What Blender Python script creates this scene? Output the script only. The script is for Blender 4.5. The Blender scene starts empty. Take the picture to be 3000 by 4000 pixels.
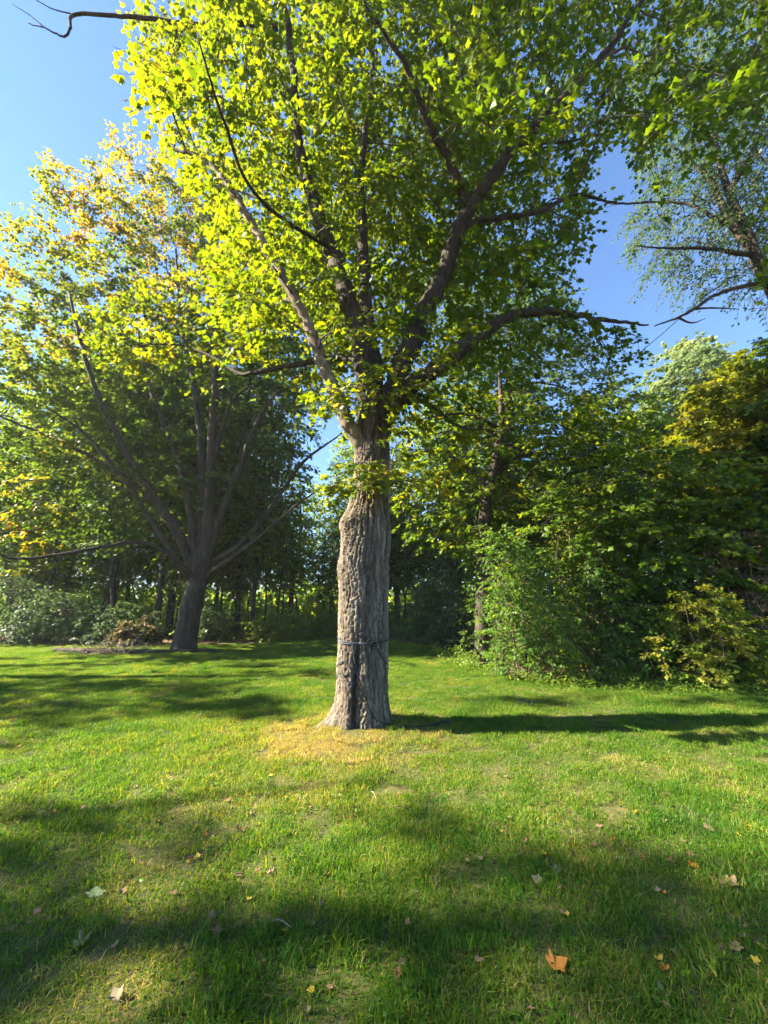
import bpy, math
import numpy as np
from mathutils import Matrix

rng = np.random.default_rng(11)
sc = bpy.context.scene
COL = sc.collection

# ------------------------------------------------------------------ camera
F, PITCH, CAMZ = 1507.0, math.radians(13.1), 1.55          # focal length in photo pixels (3000 x 4000)
CP, SP = math.cos(PITCH), math.sin(PITCH)
cam_d = bpy.data.cameras.new('camera')
cam_d.sensor_fit = 'VERTICAL'
cam_d.sensor_height = 36.0
cam_d.sensor_width = 27.0
cam_d.lens = 36.0 * F / 4000.0
cam_d.clip_start, cam_d.clip_end = 0.05, 2000
cam = bpy.data.objects.new('camera', cam_d)
COL.objects.link(cam)
cam.location = (0, 0, CAMZ)
cam.rotation_euler = (math.pi / 2 + PITCH, 0, 0)
sc.camera = cam

# ------------------------------------------------------------------ light
SUN_EL, SUN_BACK = math.radians(34), math.radians(-2.0)      # sun from the left (-X), a touch behind the tree
sun_to = np.array([-math.cos(SUN_EL) * math.cos(SUN_BACK), math.cos(SUN_EL) * math.sin(SUN_BACK), math.sin(SUN_EL)])
world = bpy.data.worlds.new('World')
sc.world = world
world.use_nodes = True
wn = world.node_tree
wn.nodes.clear()
wo = wn.nodes.new('ShaderNodeOutputWorld')
wb = wn.nodes.new('ShaderNodeBackground')
ws = wn.nodes.new('ShaderNodeTexSky')
ws.sky_type = 'NISHITA'
ws.sun_disc = False
ws.sun_elevation = SUN_EL
ws.sun_rotation = math.atan2(sun_to[0], sun_to[1])
ws.air_density, ws.dust_density, ws.ozone_density = 1.0, 0.0, 7.0
wb.inputs['Strength'].default_value = 0.058
wn.links.new(ws.outputs[0], wb.inputs[0])
wn.links.new(wb.outputs[0], wo.inputs[0])
sun_d = bpy.data.lights.new('sun', 'SUN')
sun_d.energy = 5.0
sun_d.angle = math.radians(0.5)
sun_d.color = (1.0, 0.88, 0.66)
sun = bpy.data.objects.new('sun', sun_d)
COL.objects.link(sun)
sun.location = (-30, 0, 30)
from mathutils import Vector
sun.rotation_euler = Vector(sun_to).to_track_quat('Z', 'Y').to_euler()
sc.view_settings.view_transform = 'Standard'
sc.view_settings.look = 'None'
sc.view_settings.exposure = 2.75
sc.view_settings.gamma = 1
sc.render.engine = 'CYCLES'
cy = sc.cycles
cy.max_bounces, cy.diffuse_bounces, cy.glossy_bounces, cy.transmission_bounces = 5, 4, 1, 1
cy.caustics_reflective = cy.caustics_refractive = False
cy.use_denoising = True
try:
    cy.denoiser = 'OPENIMAGEDENOISE'
except Exception:
    pass

# ------------------------------------------------------------------ helpers
def P(px, py, Y):
    """point of the place seen at photo pixel (px, py), Y metres in front"""
    x, y = (px - 1500) / F, (2000 - py) / F
    f, u = CP - SP * y, SP + CP * y
    t = Y / f
    return np.array([x * t, Y, CAMZ + u * t])

def Q(x, y, Y):            # the same with coordinates of the picture 1659 wide
    return P(x * 1.8083, y * 1.8083, Y)

def proj(p):
    p = np.asarray(p, float) - np.array([0, 0, CAMZ])
    d = p[..., 1] * CP + p[..., 2] * SP
    u = -p[..., 1] * SP + p[..., 2] * CP
    ds = np.where(d > 0.05, d, 0.05)
    return 1500 + F * p[..., 0] / ds, 2000 - F * u / ds, d

_lat = rng.random((64, 64))
def vnoise(x, y):
    x, y = np.asarray(x, float), np.asarray(y, float)
    xi, yi = np.floor(x).astype(int), np.floor(y).astype(int)
    fx, fy = x - xi, y - yi
    fx, fy = fx * fx * (3 - 2 * fx), fy * fy * (3 - 2 * fy)
    a, b = _lat[xi % 64, yi % 64], _lat[(xi + 1) % 64, yi % 64]
    c, d = _lat[xi % 64, (yi + 1) % 64], _lat[(xi + 1) % 64, (yi + 1) % 64]
    return (a * (1 - fx) + b * fx) * (1 - fy) + (c * (1 - fx) + d * fx) * fy

TRUNK = np.array([-0.30, 5.42])
def gh(x, y):
    """height of the ground"""
    x, y = np.asarray(x, float), np.asarray(y, float)
    r = np.hypot(x - TRUNK[0], y - TRUNK[1])
    return 0.05 * (vnoise(x * .45 + 7, y * .45 + 3) - .5) + 0.018 * (vnoise(x * 1.9, y * 1.9) - .5) + 0.10 * np.exp(-(r / 0.8) ** 2)

def G(px, py):
    """ground point under photo pixel"""
    x, y = (px - 1500) / F, (2000 - py) / F
    f, u = CP - SP * y, SP + CP * y
    t = CAMZ / -u
    for _ in range(4):
        t = (CAMZ - gh(x * t, f * t)) / -u
    return np.array([x * t, f * t, float(gh(x * t, f * t))])

def new_mesh(name, V, faces, mat=None, smooth=True, attrs=None):
    me = bpy.data.meshes.new(name)
    V = np.asarray(V, np.float32)
    faces = [np.asarray(f, np.int32) for f in faces if len(f)]
    me.vertices.add(len(V))
    me.vertices.foreach_set('co', V.ravel())
    loops = np.concatenate([f.ravel() for f in faces])
    starts, o = [], 0
    for f in faces:
        starts.append(o + np.arange(len(f)) * f.shape[1])
        o += f.size
    starts = np.concatenate(starts).astype(np.int32)
    me.loops.add(len(loops))
    me.loops.foreach_set('vertex_index', loops)
    me.polygons.add(len(starts))
    me.polygons.foreach_set('loop_start', starts)
    me.polygons.foreach_set('use_smooth', np.full(len(starts), smooth))
    for k, v in (attrs or {}).items():
        a = me.attributes.new(k, 'FLOAT', 'POINT')
        a.data.foreach_set('value', np.asarray(v, np.float32))
    me.update(calc_edges=True)
    if mat:
        me.materials.append(mat)
    return me

def link(name, data, parent=None, loc=None):
    o = bpy.data.objects.new(name, data)
    COL.objects.link(o)
    if parent is not None:
        o.parent = parent
    if loc is not None:
        o.location = loc
    return o

def tag(o, label=None, cat=None, group=None, kind=None):
    for k, v in (('label', label), ('category', cat), ('group', group), ('kind', kind)):
        if v:
            o[k] = v
    return o

def copy_tree(o, parent=None):
    c = o.copy()
    COL.objects.link(c)
    c.parent = parent
    for ch in list(o.children):
        copy_tree(ch, c)
    return c

def catmull(pts, n):
    pts = np.asarray(pts, float)
    p = np.vstack([2 * pts[0] - pts[1], pts, 2 * pts[-1] - pts[-2]])
    out = []
    m = len(pts) - 1
    for i in range(m):
        t = np.linspace(0, 1, n, endpoint=False)[:, None]
        a, b, c, d = p[i], p[i + 1], p[i + 2], p[i + 3]
        out.append(.5 * (2 * b + (c - a) * t + (2 * a - 5 * b + 4 * c - d) * t ** 2 + (3 * b - a - 3 * c + d) * t ** 3))
    out.append(pts[-1:])
    return np.vstack(out)

def tube(pts, radii, sides=8, rough=0.0, cap=True):
    """swept tube; returns verts, [quads, tris]"""
    pts, radii = np.asarray(pts, float), np.asarray(radii, float)
    n = len(pts)
    tan = np.gradient(pts, axis=0)
    tan /= np.linalg.norm(tan, axis=1)[:, None] + 1e-9
    ref = np.array([1, 0, 0]) if abs(tan[0][0]) < .8 else np.array([0, 1, 0])
    u = np.cross(tan, ref); u /= np.linalg.norm(u, axis=1)[:, None] + 1e-9
    v = np.cross(tan, u)
    th = np.arange(sides) / sides * 2 * math.pi
    R = radii[:, None] * np.ones(sides)[None, :]
    if rough:
        R = R * (1 + rough * (rng.random((n, sides)) - .5) * 2)
    V = pts[:, None, :] + R[:, :, None] * (np.cos(th)[None, :, None] * u[:, None, :] + np.sin(th)[None, :, None] * v[:, None, :])
    i = np.arange(n - 1)[:, None] * sides
    j = np.arange(sides)[None, :]
    k = (j + 1) % sides
    q = np.stack([i + j, i + k, i + sides + k, i + sides + j], -1).reshape(-1, 4)
    V = V.reshape(-1, 3)
    tris = np.zeros((0, 3), int)
    if cap:
        V = np.vstack([V, pts[-1:]])
        e = (n - 1) * sides
        tris = np.stack([e + j[0], e + k[0], np.full(sides, n * sides)], -1)
    return V, q, tris

class Geo:
    def __init__(s):
        s.V, s.q, s.t, s.n = [], [], [], 0
    def add(s, V, q, t):
        s.V.append(V); s.q.append(q + s.n)
        if len(t): s.t.append(t + s.n)
        s.n += len(V)
    def mesh(s, name, mat, off=(0, 0, 0)):
        return new_mesh(name, np.vstack(s.V) - np.asarray(off), [np.vstack(s.q)] + ([np.vstack(s.t)] if s.t else []), mat)

def unit(v):
    return v / (np.linalg.norm(v, axis=-1, keepdims=True) + 1e-9)

def rand_dir(n):
    return unit(rng.normal(size=(n, 3)))

def in_poly(x, y, poly):
    poly = np.asarray(poly, float)
    r = np.zeros(x.shape, bool)
    j = len(poly) - 1
    for i in range(len(poly)):
        (xi, yi), (xj, yj) = poly[i], poly[j]
        c = ((yi > y) != (yj > y)) & (x < (xj - xi) * (y - yi) / (yj - yi + 1e-9) + xi)
        r ^= c
        j = i
    return r

def thin(pts, d):
    """greedy minimum spacing"""
    grid, keep = {}, []
    for i, p in enumerate(pts):
        c = tuple(np.floor(p / d).astype(int))
        ok = True
        for dx in (-1, 0, 1):
            for dy in (-1, 0, 1):
                for dz in (-1, 0, 1):
                    for k in grid.get((c[0] + dx, c[1] + dy, c[2] + dz), ()):
                        if ((pts[k] - p) ** 2).sum() < d * d:
                            ok = False; break
                    if not ok: break
                if not ok: break
            if not ok: break
        if ok:
            grid.setdefault(c, []).append(i); keep.append(i)
    return pts[keep]

# ------------------------------------------------------------------ materials
def mat_new(name):
    m = bpy.data.materials.new(name)
    m.use_nodes = True
    nt = m.node_tree
    nt.nodes.clear()
    out = nt.nodes.new('ShaderNodeOutputMaterial')
    return m, nt, out

def ramp(nt, stops):
    r = nt.nodes.new('ShaderNodeValToRGB')
    e = r.color_ramp.elements
    while len(e) < len(stops):
        e.new(0.5)
    for el, (p, c) in zip(e, stops):
        el.position = p
        el.color = (*c, 1)
    return r

def leaf_mat(name, stops, trans=0.5, tboost=2.0, tshift=(1.15, 1.0, 0.35), rough=0.5, spec=0.3):
    m, nt, out = mat_new(name)
    at = nt.nodes.new('ShaderNodeAttribute'); at.attribute_name = 't'
    r = ramp(nt, stops)
    nt.links.new(at.outputs['Fac'], r.inputs[0])
    pb = nt.nodes.new('ShaderNodeBsdfPrincipled')
    pb.inputs['Roughness'].default_value = rough
    pb.inputs['Specular IOR Level'].default_value = spec
    nt.links.new(r.outputs[0], pb.inputs['Base Color'])
    r2 = ramp(nt, [(p, tuple(min(.9, c * tboost * s) for c, s in zip(col, tshift))) for p, col in stops])
    nt.links.new(at.outputs['Fac'], r2.inputs[0])
    tr = nt.nodes.new('ShaderNodeBsdfTranslucent')
    nt.links.new(r2.outputs[0], tr.inputs[0])
    mx = nt.nodes.new('ShaderNodeMixShader'); mx.inputs[0].default_value = trans
    nt.links.new(pb.outputs[0], mx.inputs[1]); nt.links.new(tr.outputs[0], mx.inputs[2])
    nt.links.new(mx.outputs[0], out.inputs[0])
    return m

def noise_mat(name, cols, scale=(8, 8, 8), rough=.85, bump=.3, nscale=1.0, detail=6, bscale=3.0, coord='Object'):
    m, nt, out = mat_new(name)
    tc = nt.nodes.new('ShaderNodeTexCoord')
    mp = nt.nodes.new('ShaderNodeMapping'); mp.inputs['Scale'].default_value = scale
    nt.links.new(tc.outputs[coord], mp.inputs[0])
    no = nt.nodes.new('ShaderNodeTexNoise'); no.inputs['Scale'].default_value = nscale; no.inputs['Detail'].default_value = detail
    no.inputs['Roughness'].default_value = .65
    nt.links.new(mp.outputs[0], no.inputs[0])
    k = len(cols)
    r = ramp(nt, [(.28 + .44 * i / (k - 1), c) for i, c in enumerate(cols)])
    nt.links.new(no.outputs[0], r.inputs[0])
    pb = nt.nodes.new('ShaderNodeBsdfPrincipled')
    pb.inputs['Roughness'].default_value = rough
    pb.inputs['Specular IOR Level'].default_value = .2
    nt.links.new(r.outputs[0], pb.inputs['Base Color'])
    if bump:
        n2 = nt.nodes.new('ShaderNodeTexNoise'); n2.inputs['Scale'].default_value = nscale * bscale; n2.inputs['Detail'].default_value = 4
        nt.links.new(mp.outputs[0], n2.inputs[0])
        b = nt.nodes.new('ShaderNodeBump'); b.inputs['Strength'].default_value = bump; b.inputs['Distance'].default_value = .02
        nt.links.new(n2.outputs[0], b.inputs['Height'])
        nt.links.new(b.outputs[0], pb.inputs['Normal'])
    nt.links.new(pb.outputs[0], out.inputs[0])
    return m

M = {}
def bark_material():
    """plates of grey and brown bark; 't' is the tone of each plate, 'stain' the black weeping streaks and bare wood"""
    m, nt, out = mat_new('maple_bark')
    L = nt.links.new
    at = nt.nodes.new('ShaderNodeAttribute'); at.attribute_name = 't'
    tc = nt.nodes.new('ShaderNodeTexCoord')
    mp = nt.nodes.new('ShaderNodeMapping'); mp.inputs['Scale'].default_value = (26, 26, 5)
    L(tc.outputs['Object'], mp.inputs[0])
    no = nt.nodes.new('ShaderNodeTexNoise'); no.inputs['Scale'].default_value = 1; no.inputs['Detail'].default_value = 7; no.inputs['Roughness'].default_value = .7
    L(mp.outputs[0], no.inputs[0])
    ad = nt.nodes.new('ShaderNodeMath'); ad.operation = 'MULTIPLY_ADD'; ad.inputs[1].default_value = .55
    L(at.outputs['Fac'], ad.inputs[0]); L(no.outputs[0], ad.inputs[2])
    r = ramp(nt, [(.45, (.035, .027, .02)), (.65, (.075, .06, .046)), (.85, (.13, .108, .085)), (1.0, (.20, .172, .14))])
    L(ad.outputs[0], r.inputs[0])
    st = nt.nodes.new('ShaderNodeAttribute'); st.attribute_name = 'stain'
    mx = nt.nodes.new('ShaderNodeMix'); mx.data_type = 'RGBA'
    L(st.outputs['Fac'], mx.inputs[0]); L(r.outputs[0], mx.inputs[6]); mx.inputs[7].default_value = (.018, .015, .012, 1)
    pb = nt.nodes.new('ShaderNodeBsdfPrincipled'); pb.inputs['Roughness'].default_value = .9; pb.inputs['Specular IOR Level'].default_value = .15
    L(mx.outputs[2], pb.inputs['Base Color'])
    bp = nt.nodes.new('ShaderNodeBump'); bp.inputs['Strength'].default_value = .5; bp.inputs['Distance'].default_value = .015
    L(no.outputs[0], bp.inputs['Height']); L(bp.outputs[0], pb.inputs['Normal'])
    L(pb.outputs[0], out.inputs[0])
    return m
M['bark_main'] = bark_material()
M['bark_dark'] = noise_mat('dark_bark', [(.022, .017, .013), (.045, .036, .028), (.085, .07, .055)], (8, 8, 2.0), bump=.5)
M['bark_wood'] = noise_mat('wood_bark', [(.025, .02, .016), (.06, .05, .04)], (8, 8, 1.5), bump=.5)
M['bark_limb'] = noise_mat('limb_bark', [(.016, .012, .009), (.034, .027, .02), (.065, .052, .04)], (14, 14, 4), bump=.9)  # kept nearly black to stand in for the shade on the limbs
M['bark_peeled'] = noise_mat('peeled_wood', [(.05, .04, .03), (.12, .092, .066), (.34, .26, .18)], (6, 6, 2.0), bump=.4)
M['twig'] = noise_mat('twig_bark', [(.05, .04, .03), (.10, .08, .06)], (20, 20, 20), bump=0)
M['dead_twig'] = noise_mat('dead_twig_bark', [(.16, .12, .08), (.34, .27, .19)], (12, 12, 12), bump=0)
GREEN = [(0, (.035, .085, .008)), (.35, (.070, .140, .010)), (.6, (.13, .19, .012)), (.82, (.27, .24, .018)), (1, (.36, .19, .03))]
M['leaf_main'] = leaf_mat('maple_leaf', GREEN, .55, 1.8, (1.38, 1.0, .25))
M['leaf_left'] = leaf_mat('maple_leaf_turning', [(0, (.032, .078, .016)), (.35, (.065, .125, .018)), (.6, (.13, .17, .016)), (.82, (.28, .22, .018)), (1, (.40, .20, .04))], .5, 1.6, (1.2, 1.0, .4))
M['leaf_wood'] = leaf_mat('wood_leaf', [(0, (.045, .095, .018)), (.5, (.085, .15, .022)), (.85, (.15, .19, .03)), (1, (.26, .22, .03))], .55, 2.4)
M['leaf_cool'] = leaf_mat('bluish_leaf', [(0, (.04, .075, .035)), (.5, (.08, .13, .055)), (1, (.17, .21, .08))], .45, 1.9, (1, 1, .6))
M['leaf_yellow'] = leaf_mat('yellow_leaf', [(0, (.12, .17, .012)), (.5, (.26, .25, .02)), (1, (.40, .30, .03))], .45, 1.7)
M['leaf_shrub'] = leaf_mat('shrub_leaf', [(0, (.038, .10, .014)), (.5, (.08, .16, .02)), (1, (.19, .22, .04))], .48, 2.1)
M['leaf_bright'] = leaf_mat('bright_shrub_leaf', [(0, (.06, .12, .012)), (.5, (.12, .20, .018)), (1, (.24, .24, .03))], .5, 2.0)
M['leaf_dry'] = leaf_mat('dry_shrub_leaf', [(0, (.10, .09, .035)), (.5, (.20, .15, .07)), (1, (.34, .22, .13))], .35, 1.3, (1, 1, .8))
M['rope'] = noise_mat('blue_grey_rope', [(.035, .045, .062), (.08, .10, .135)], (60, 60, 60), bump=0, rough=.6)
M['rope_dark'] = noise_mat('dark_cord', [(.012, .014, .018), (.03, .033, .04)], (60, 60, 60), bump=0, rough=.7)
M['rope_teal'] = noise_mat('teal_cord', [(.010, .028, .032), (.025, .07, .08)], (60, 60, 60), bump=0, rough=.6)

# ------------------------------------------------------------------ leaf shapes and crowns
def ngon_fan(outline, drop=.12):
    o = np.array(outline, float)
    V = np.column_stack([o[:, 0], o[:, 1], -drop * np.abs(o[:, 0]) * 1.2 - drop * .6 * np.maximum(o[:, 1] - .5, 0)])
    Fc = np.array([[0, i, i + 1] for i in range(1, len(o) - 1)])
    return V, Fc
MAPLE = ngon_fan([(0, 0), (.35, -.02), (.26, .18), (.55, .40), (.27, .53), (.03, 1.0), (-.27, .54), (-.55, .38), (-.25, .18), (-.35, -.03)], .32)
TRI3 = ngon_fan([(0, 0), (.52, .30), (.26, .53), (0, 1.0), (-.26, .53), (-.52, .30)], .32)
OVAL = ngon_fan([(0, 0), (.30, .5), (0, 1.0), (-.30, .5)], .25)

def leaf_arrays(pos, nrm, tip, size, shape):
    n = unit(nrm)
    y = unit(tip - (tip * n).sum(1, keepdims=True) * n)
    x = np.cross(y, n)
    tv, tf = shape
    V = pos[:, None, :] + size[:, None, None] * (tv[None, :, 0:1] * x[:, None, :] + tv[None, :, 1:2] * y[:, None, :] + tv[None, :, 2:3] * n[:, None, :])
    k = len(tv)
    Fc = tf[None] + (np.arange(len(pos)) * k)[:, None, None]
    return V.reshape(-1, 3), Fc.reshape(-1, tf.shape[1])

def spray(c, rad, axis_xy, per, twigs=6, flat=.45, size=(.09, .14), base_t=.35, droop=.25):
    """leaves along the twigs of one clump. returns pos, nrm, tip, size, t, twig segments"""
    out = c - np.array([axis_xy[0], axis_xy[1], c[2]])
    out = unit(out[None] + 1e-6)[0]
    d = rand_dir(twigs) * np.array([1, 1, flat]) + out * .55
    d = unit(d)
    L = rad * (.55 + .6 * rng.random(twigs))
    start = c - out * rad * .35
    w = rng.integers(0, twigs, per)
    s = rng.random(per) ** .7
    side = rand_dir(per) * np.array([1, 1, .55])
    pos = start + d[w] * (L[w] * s)[:, None] * 1.25 + side * (.22 * rad * rng.random(per))[:, None]
    pos[:, 2] -= droop * rad * s ** 2
    nrm = np.array([0, 0, .75]) + out * .45 + rng.normal(size=(per, 3)) * .38
    tip = d[w] * .6 + side * .8 + np.array([0, 0, -.55])
    sz = rng.uniform(size[0], size[1], per)
    t = np.clip(base_t + rng.normal(size=per) * .09, 0, 1)
    segs = [(start, start + d[i] * L[i] * .6, start + d[i] * L[i] * 1.2 - np.array([0, 0, droop * rad * .8])) for i in range(twigs)]
    return pos, nrm, tip, sz, t, segs

def clear_limbs(p, limbs, dist=.45, keep=.15, gap=.15):
    """thin out the clumps that would hang right in front of the limbs"""
    lp = np.vstack([catmull(l[0], 6) for l in limbs])
    lx, ly, ld = proj(lp)
    px, py, d = proj(p)
    bad = np.zeros(len(p), bool)
    for x, y, dd in zip(lx, ly, ld):
        bad |= (d < dd - gap) & (np.hypot(px - x, py - y) < F * dist / d)
    return p[~bad | (rng.random(len(p)) < keep)]

def build_tree(name, base, trunk, limbs, clumps, leaf, mats, sides=9, twig_mesh=True, limb_mats=None, pick=0, fine=True):
    """trunk: (pts, radii); limbs: list of (pts, radii); clumps: list of (c, rad, n, t)
    leaf: dict(shape, size, flat, droop). Everything in place coordinates; base = root location."""
    base = np.asarray(base, float)
    root = link(name, None, loc=base)
    skel, srad = [], []
    if trunk is not None:
        tp, tr = trunk
        if isinstance(tp, bpy.types.Mesh):
            link('trunk', tp, root)
            for a in tr:
                skel.append(a[:3]); srad.append(a[3])
        else:
            p = catmull(tp, 6)
            r = np.interp(np.linspace(0, 1, len(p)), np.linspace(0, 1, len(tr)), tr)
            V, q, t = tube(p, r, sides + 4, .05)
            link('trunk', new_mesh('trunk', V - base, [q, t], mats['bark']), root)
            h = len(p) // 3
            skel += list(p[h:]); srad += list(r[h:])
    for i, (lp, lr) in enumerate(limbs):
        p = catmull(lp, 7)
        p[1:-1] += rng.normal(size=(len(p) - 2, 3)) * lr[0] * .10
        r = np.interp(np.linspace(0, 1, len(p)), np.linspace(0, 1, len(lr)), lr)
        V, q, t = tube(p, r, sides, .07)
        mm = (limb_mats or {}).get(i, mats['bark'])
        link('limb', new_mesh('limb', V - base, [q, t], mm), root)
        skel += list(p[2:]); srad += list(r[2:])
    # branches reach out to the clumps
    nmax = len(skel) + len(clumps) * 5 + 5
    S = np.zeros((nmax, 3)); R = np.zeros(nmax)
    ns = len(skel)
    S[:ns] = np.array(skel); R[:ns] = srad
    C = np.array([c[0] for c in clumps])
    d0 = np.sqrt(((C[:, None, :] - S[None, :ns:3, :]) ** 2).sum(-1)).min(1)
    g = Geo()
    leaves = []
    for i in np.argsort(d0):
        c, rad, n, t = clumps[i]
        dv = c - S[:ns]
        dist = np.sqrt((dv ** 2).sum(1))
        cost = dist + .9 * np.maximum(0, .15 - dv[:, 2]) + .05 * np.abs(dv[:, 2])
        k = int(np.argmin(cost))
        s, L = S[k], dist[k]
        if L > .05:
            up = np.array([0, 0, .10 * L])
            p = np.stack([s, s + dv[k] * .33 + up + rng.normal(size=3) * .06 * L, s + dv[k] * .68 + up * .8 + rng.normal(size=3) * .06 * L, c])
            p = catmull(p, 2)
            r0 = min(R[k] * .75, .010 + .011 * L)
            r = np.linspace(max(r0, .007), .005, len(p))
            g.add(*tube(p, r, 5 if fine else 4, cap=False))
            m = len(p[2::2])
            S[ns:ns + m] = p[2::2]; R[ns:ns + m] = r[2::2]; ns += m
        a = spray(c, rad, base[:2], n, leaf.get('twigs', 6), leaf['flat'], leaf['size'], t, leaf['droop'])
        leaves.append(a[:5])
        if twig_mesh:
            for sg in a[5]:
                g.add(*tube(np.array(sg), np.array([.005, .004, .0025]) * (1 if fine else 1.6), 3, cap=False))
    o = link('branches', g.mesh('branches', mats['twig'], base), root)
    o['kind'] = 'stuff'
    A = [np.concatenate([l[k] for l in leaves]) for k in range(5)]
    if pick:
        px, py, d = proj(A[0])
        vis = (px > 0) & (px < 3000) & (py > 0) & (py < 4000) & (d > .5)
        order = np.where(vis, d / A[3], 1e9)
        idx = np.argsort(order)[:pick]
        shp = leaf['shape']
        var = []
        for tv in np.linspace(.2, .75, 6):
            k = len(shp[0])
            var.append(new_mesh('leaf', shp[0], [shp[1]], mats['leaf'], True, {'t': np.full(k, tv)}))
        for j in idx:
            n = unit(A[1][j]); y = unit(A[2][j] - (A[2][j] @ n) * n); x = np.cross(y, n)
            sz = A[3][j]
            mw = Matrix([[*(np.array([x[r], y[r], n[r]]) * sz), A[0][j][r] - base[r]] for r in range(3)] + [[0, 0, 0, 1]])
            lo = link('leaf', var[int(np.clip((A[4][j] - .2) / .11, 0, 5))], root)
            lo.matrix_local = mw
        keep = np.ones(len(A[0]), bool); keep[idx] = False
        A = [a[keep] for a in A]
    px, py, d = proj(A[0])
    seen = (px > -150) & (px < 3150) & (py > -150) & (d > .3)
    Vs, Fs, Ts, n0 = [], [], [], 0
    for sel, shp in ((seen, leaf['shape']), (~seen, OVAL if leaf['shape'] is not MAPLE else TRI3)):
        if sel.any():
            V, Fc = leaf_arrays(A[0][sel] - base, A[1][sel], A[2][sel], A[3][sel], shp)
            Vs.append(V); Fs.append(Fc + n0); Ts.append(np.repeat(A[4][sel], len(shp[0]))); n0 += len(V)
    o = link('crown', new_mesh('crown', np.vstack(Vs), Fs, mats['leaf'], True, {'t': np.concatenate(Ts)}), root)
    o['kind'] = 'stuff'
    return root

def ellipsoid_pts(n, c, r, inner=.25, low=-.9):
    p = rng.uniform(-1, 1, (n, 3))
    q = np.linalg.norm(p, axis=1)
    k = (q < 1) & (rng.random(n) < inner + q ** 1.5) & (p[:, 2] > low)
    return p[k] * np.asarray(r) + np.asarray(c)

# ------------------------------------------------------------------ ground
def edge_y(x):
    """how far the lawn reaches from the camera at x"""
    x = np.asarray(x, float)
    y = np.interp(x, [-40, -14, -9, -5, -3.0, -2, 0, 1.2, 1.9, 2.3, 2.6, 4, 8, 12, 40],
                  [15.2, 14.9, 14.4, 15.2, 16.8, 17.5, 17.0, 15.0, 12.0, 9.0, 7.9, 7.3, 7.5, 7.6, 7.6])
    return y + .5 * (vnoise(x * 1.3, x * 0 + 5) - .5)

def make_ground():
    # woodland floor, one sheet to the horizon
    a = np.concatenate([[-600, -200, -80], np.linspace(-40, 40, 81), [80, 200, 600]])
    b = np.concatenate([[-600, -100, -30], np.linspace(-10, 60, 71), [90, 200, 600]])
    X, Y = np.meshgrid(a, b)
    Z = gh(X, Y) - .07 + .10 * (vnoise(X * .8, Y * .8) - .5) * 0.3
    nx = len(a)
    i, j = np.meshgrid(np.arange(nx - 1), np.arange(len(b) - 1))
    k = (j * nx + i).ravel()
    q = np.stack([k, k + 1, k + nx + 1, k + nx], -1)
    m = noise_mat('leaf_litter', [(.05, .035, .022), (.11, .075, .045), (.20, .13, .075)], (3, 3, 3), bump=.6, nscale=2, coord='Object')
    tag(link('ground', new_mesh('ground', np.stack([X, Y, Z], -1).reshape(-1, 3), [q], m)), kind='structure')
    # lawn sheet with a winding edge
    xs = np.linspace(-22, 16, 191)
    vs = np.linspace(0, 1, 120)
    Xl = np.repeat(xs[None], len(vs), 0)
    Yl = -6 + (edge_y(xs)[None] + 6) * vs[:, None]
    Zl = gh(Xl, Yl)
    nx = len(xs)
    i, j = np.meshgrid(np.arange(nx - 1), np.arange(len(vs) - 1))
    k = (j * nx + i).ravel()
    q = np.stack([k, k + 1, k + nx + 1, k + nx], -1)
    m = noise_mat('turf_soil', [(.04, .055, .012), (.075, .075, .025), (.13, .10, .048)], (5, 5, 5), bump=.6, nscale=1.5)
    tag(link('lawn', new_mesh('lawn', np.stack([Xl, Yl, Zl], -1).reshape(-1, 3), [q], m)), kind='structure')
make_ground()

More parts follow.
